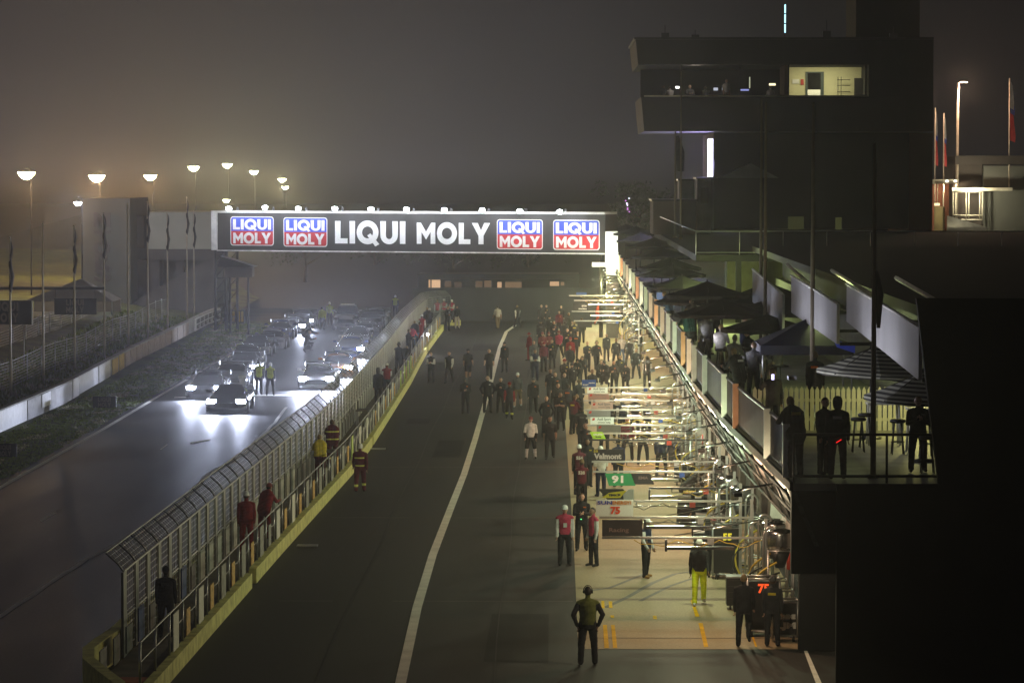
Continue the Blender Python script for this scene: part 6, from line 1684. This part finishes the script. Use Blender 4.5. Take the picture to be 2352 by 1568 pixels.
# carts with numbers
def cart(Y,x,w,d,h,lab,txt,ink,extra=None):
    r = root('equipment_cart', (x,Y,0), lab, 'cart', 'pit equipment carts')
    f = MB()
    for sx in (-w/2,w/2):
        for sy in (-d/2,d/2): f.tube([(sx,sy,.1),(sx,sy,h)], .03, 6)
    for z in (.14,h):
        for sy in (-d/2,d/2): f.tube([(-w/2,sy,z),(w/2,sy,z)], .028, 6)
        for sx in (-w/2,w/2): f.tube([(sx,-d/2,z),(sx,d/2,z)], .028, 6)
    f.build('frame', galv, r)
    MB().box(-w/2+.03,w/2-.03,-d/2+.06,d/2-.03,.18,h-.06).build('cabinet', board_black, r)
    for sx in (-w/2+.1,w/2-.1): MB().lathe((sx,-d/2,.08), [(.08,-.03),(.08,.03)], 12, 'x').build('wheel', tyre_m, r)
    for (s,dx,dz,size,wid) in txt: text_mesh('cart_lettering', s, size, ink, r, (dx,-d/2+.05,dz), (math.pi/2,0,0), .012, wid, .003)
    return r
cart(83.4,5.25,.8,.7,1.45,'black cart with the glowing orange red number 75 behind the lifted foot man',[('75',.0,1.2,.3,.28)],led_red)
cart(82.4,5.72,.62,.5,1.02,'low black cart with white slanted lettering at the black end wall',[('XTREME',.02,.62,.14,.5),('LJM',.04,.40,.2,.46)],ink_w)
cart(95.3,4.95,.8,.7,1.5,'black cart with the yellow number 55 under the booms',[('55',.02,1.2,.26,.26)],led_yel)
for i,(Y,x,lab) in enumerate([(88.5,5.0,'black wheeled tool chest between the front fuel rigs'),(99.5,4.6,'black wheeled tool chest under the white light box'),(104.8,4.9,'grey tool chest under the number 91 boom'),(112,4.8,'black tool chest with yellow lid below the lime board'),(124,4.9,'black tool chest below the white sponsor boards'),(133,5.0,'black tool chest below the rosy sponsor board')]):
    r = root('tool_chest', (x,Y,0), lab, 'tool chest', 'tool chests by the garages')
    MB().box(-.4,.4,-.28,.28,.12,.85).build('cabinet', door_grey if i == 2 else board_black, r)
    for k in range(4): MB().box(-.37,.37,-.30,-.281,.17+.165*k,.31+.165*k).build('drawer', dark_metal, r)
    MB().box(-.41,.41,-.29,.29,.852,.89).build('lid', amber_bd if i == 3 else galv, r)
    for sx in (-.3,.3): MB().lathe((sx,-.2,.06), [(.06,-.025),(.06,.025)], 10, 'x').build('wheel', tyre_m, r)
for i,(Y,x,lab) in enumerate([(97.8,4.35,'stack topmost race tyre by the number 55 cart'),(110,4.4,'race tyre standing by the Valmont boom post')]):
    lab = ['race tyre lying by the number 55 cart','race tyre lying by the Valmont boom post'][i]
    t = root('tyre_stack', (x,Y,.008), lab.replace('race tyre lying','low stack of race tyres'), 'tyre stack', 'race tyres by the garages')
    for k in range(2+i % 2): MB().lathe((.02*k,.01*k,.30*k), [(.2,.02),(.3,0),(.33,.06),(.33,.23),(.3,.295),(.2,.28)], 20).build('tyre', tyre_m, t)
# ============================================================= TERRACE FURNITURE
canvas_k = mat('parasol_black', (.009,.009,.010), .85, 0, .2, 3)
def stripe_mat():
    m = bpy.data.materials.new('parasol_stripe'); m.use_nodes = True; nt = m.node_tree; p = nt.nodes['Principled BSDF']; p.inputs['Roughness'].default_value = .85
    tc = nt.nodes.new('ShaderNodeTexCoord'); w = nt.nodes.new('ShaderNodeTexWave'); w.bands_direction = 'Z'; w.inputs['Scale'].default_value = 3.6
    nt.links.new(tc.outputs['Object'], w.inputs['Vector']); rp = nt.nodes.new('ShaderNodeValToRGB'); rp.color_ramp.interpolation = 'CONSTANT'
    rp.color_ramp.elements[0].color = (.025,.025,.025,1); rp.color_ramp.elements[1].position = .52; rp.color_ramp.elements[1].color = (.36,.36,.30,1)
    nt.links.new(w.outputs['Fac'], rp.inputs[0]); nt.links.new(rp.outputs[0], p.inputs['Base Color']); return m
canvas_s = stripe_mat()
def parasol(X,Y,ze,rad,rise,lab,m,tilt=0,n=8,zfloor=4.85,grp='parasols on the terrace'):
    r = root('parasol', (X,Y,zfloor), lab, 'parasol', grp)
    z = ze - zfloor
    v = [(0,0,z+rise)]; f = []
    seg = 4
    for j in range(1,seg+1):
        for k in range(n*2):
            a = 2*math.pi*k/(n*2); q = j/seg; rr = rad*q*(1 if k%2==0 else .965)
            v.append((rr*math.cos(a), rr*math.sin(a), z+rise*(1-q)**1.15 - (.03 if k%2 else 0)*q))
    N = n*2
    for k in range(N): f.append((0,1+k,1+(k+1)%N))
    for j in range(seg-1):
        for k in range(N): f.append((1+j*N+k,1+(j+1)*N+k,1+(j+1)*N+(k+1)%N,1+j*N+(k+1)%N))
    b = MB().add(v,f)
    for k in range(N):
        a0,a1 = 1+(seg-1)*N+k, 1+(seg-1)*N+(k+1)%N; p0,p1 = Vector(v[a0]),Vector(v[a1]); dn = Vector((0,0,-.12))
        b.add([p0,p1,p1+dn,p0+dn],[(0,1,2,3)])
    c = b.build('canopy', m, r); c.rotation_euler = (0,tilt,0)
    sm = c.modifiers.new('thickness','SOLIDIFY'); sm.thickness = .012
    MB().tube([(0,0,0),(0,0,z+rise+.05)], .03, 8).build('pole', black_paint, r)
    rb = MB()
    for k in range(n): a = 2*math.pi*k/n; rb.tube([(0,0,z+rise-.03),(rad*.97*math.cos(a),rad*.97*math.sin(a),z-.02)], .012, 4, False)
    rb.build('ribs', dark_metal, r)
    MB().lathe((0,0,0), [(.28,0),(.28,.05),(.08,.08),(.05,.3)], 14).build('base', dark_metal, r)
    return r
for i,(px,py) in enumerate([(1392,529),(1409,536),(1416,552),(1439,565),(1452,588),(1465,614),(1471,630),(1486,658),(1503,691),(1528,676),(1553,719)]):
    Y = 7700*4.15/(px-1270); z = 11.5-(py-400)*Y/7700
    n_ = ['far end','second from the far end','third from the far end','fourth from the far end','fifth from the far end','sixth from the far end','seventh from the far end','eighth from the far end','last of the long row','set back beside the lit lime wall','big dark one in front of the seated guests'][i]
    parasol(4.15+1.55, Y, z, 1.55 if i < 10 else 1.6, .5, 'black parasol over the railing, '+n_, canvas_k)
parasol(8.2,128,6.65,2.0,.75,'broad black parasol before the lit lime windows', canvas_k)
parasol(7.9,116,6.75,1.9,.6,'broad black parasol beside the blue tent', canvas_k)
parasol(6.9,108,6.55,1.5,.45,'low black parasol over the shared guest table', canvas_k)
parasol(8.0,84.3,6.55,1.45,.62,'striped parasol behind, slightly higher than the other striped one', canvas_s, .06)
parasol(8.55,77.5,6.35,1.42,.62,'larger striped parasol over the bar stools', canvas_s, .05)
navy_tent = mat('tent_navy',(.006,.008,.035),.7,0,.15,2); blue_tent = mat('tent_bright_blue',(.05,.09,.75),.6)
r = root('gazebo', (7.7,99.5,4.75), 'navy blue gazebo with one bright blue corner under the white screens', 'gazebo')
z = 1.75
MB().add([(-1.6,-1.5,z),(1.1,-1.5,z),(1.1,1.5,z),(-1.6,1.5,z),(-.2,0,z+.7)],[(0,1,4),(1,2,4),(2,3,4),(3,0,4),(0,3,2,1)]).build('canopy', navy_tent, r)
MB().box(-1.6,1.1,-1.53,-1.5,z-.28,z).box(-1.63,-1.6,-1.5,1.5,z-.28,z).build('valance', mat('valance_dark',(.006,.007,.02),.8), r)
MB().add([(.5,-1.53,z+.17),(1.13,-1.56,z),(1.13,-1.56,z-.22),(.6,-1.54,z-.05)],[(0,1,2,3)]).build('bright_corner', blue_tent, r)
for sx in (-1.55,1.05):
    for sy in (-1.45,1.45): MB().tube([(sx,sy,0),(sx,sy,z)], .03, 6).build('leg', galv, r)
def stool(X,Y,lab,h=.75):
    r = root('bar_stool', (X,Y,4.85), lab, 'bar stool', 'bar stools on the terrace')
    MB().lathe((0,0,h), [(.16,0),(.19,.02),(.19,.07),(.15,.09)], 16).build('seat', black_paint, r)
    for k in range(4):
        a = math.pi/4+k*math.pi/2; MB().tube([(.12*math.cos(a),.12*math.sin(a),h),(.20*math.cos(a),.20*math.sin(a),0)], .014, 5).build('leg', black_paint, r)
    MB().tube([(.16*math.cos(2*math.pi*k/12),.16*math.sin(2*math.pi*k/12),.3) for k in range(13)], .009, 4).build('foot_ring', black_paint, r)
def bar_table(X,Y,w,lab,m,h=1.05):
    r = root('bar_table', (X,Y,4.85), lab, 'bar table', 'bar tables on the terrace')
    MB().box(-w/2,w/2,-.35,.35,h-.05,h).build('table_top', m, r)
    for sx in (-w/2+.08,w/2-.08):
        for sy in (-.28,.28): MB().tube([(sx,sy,h-.05),(sx*1.12,sy,0)], .03, 6).build('leg', m, r)
bar_table(8.15,82.5,.85,'pale slatted bar table just in front of the picket fence, under the striped parasol',picket)
bar_table(8.95,80.5,.9,'pale bar table with splayed legs beside the thick flagpole',picket)
bar_table(6.55,103.5,.8,'dark shared bar table beside the seated guests',deck_m,1.0)
for X,Y,lab in [(7.32,80.2,'tall black bar stool before the first pale table'),(7.62,81.6,'black bar stool close behind the first tall one'),(8.2,79.6,'black bar stool with round seat by the second pale table'),(8.35,74.6,'black bar stool closest to the front rail'),(9.05,74.9,'black bar stool behind the guest with folded arms'),(8.8,79.0,'black bar stool half hidden by the folded arms guest')]:
    stool(X,Y,lab)
for X,Y,k in [(5.55,104,'pale topped guest at the railing'),(5.6,112,'cream topped guest'),(6.3,107,'guest in black opposite them'),(6.9,103,'long haired guest')]:
    stool(X,Y,'bar stool under the seated '+k)
r = root('phone', (5.52,84.05,6.42), 'glowing phone held up by the dark guest over the railing', 'phone')
MB().box(-.04,.04,-.005,.005,-.075,.075).build('casing', board_black, r); MB().box(-.036,.036,-.009,-.0055,-.07,.07).build('display', glow('phone_screen',(.65,.6,1),2.5), r)
q = gd(1923,1101,4.85); r = root('red_wand', (q.x+.02,q.y-.16,4.85+.86), 'glowing red light wand at the waist of the hooded guest', 'light')
MB().tube([(-.06,0,-.04),(.0,-.02,.0),(.05,0,.03)], .009, 6).build('glow_tube', glow('wand_red',(1,.02,.02),1.3), r)
q = gd(1336,1266); r = root('wrist_light', (q.x-.02,q.y-.28,1.02), 'tiny green light held by the man behind the pink vests', 'light')
MB().lathe((0,0,0), [(.006,-.012),(.018,0),(.006,.012)], 8).build('lens', glow('green_dot',(.1,1,.25),4), r)
# ============================================================= NIGHT FOG
hz = MB().box(-110, 70, -3, 700, -2.4, 60).build('haze', [])
hm = bpy.data.materials.new('fog'); hm.use_nodes = True
hn = hm.node_tree; hn.nodes.remove(hn.nodes['Principled BSDF'])
pv = hn.nodes.new('ShaderNodeVolumePrincipled')
pv.inputs['Color'].default_value = (.9,.9,.9,1)
pv.inputs['Density'].default_value = 0.00032
pv.inputs['Anisotropy'].default_value = 0.8
hn.links.new(pv.outputs[0], hn.nodes['Material Output'].inputs['Volume'])
hz.data.materials.append(hm)
hz['kind'] = 'stuff'
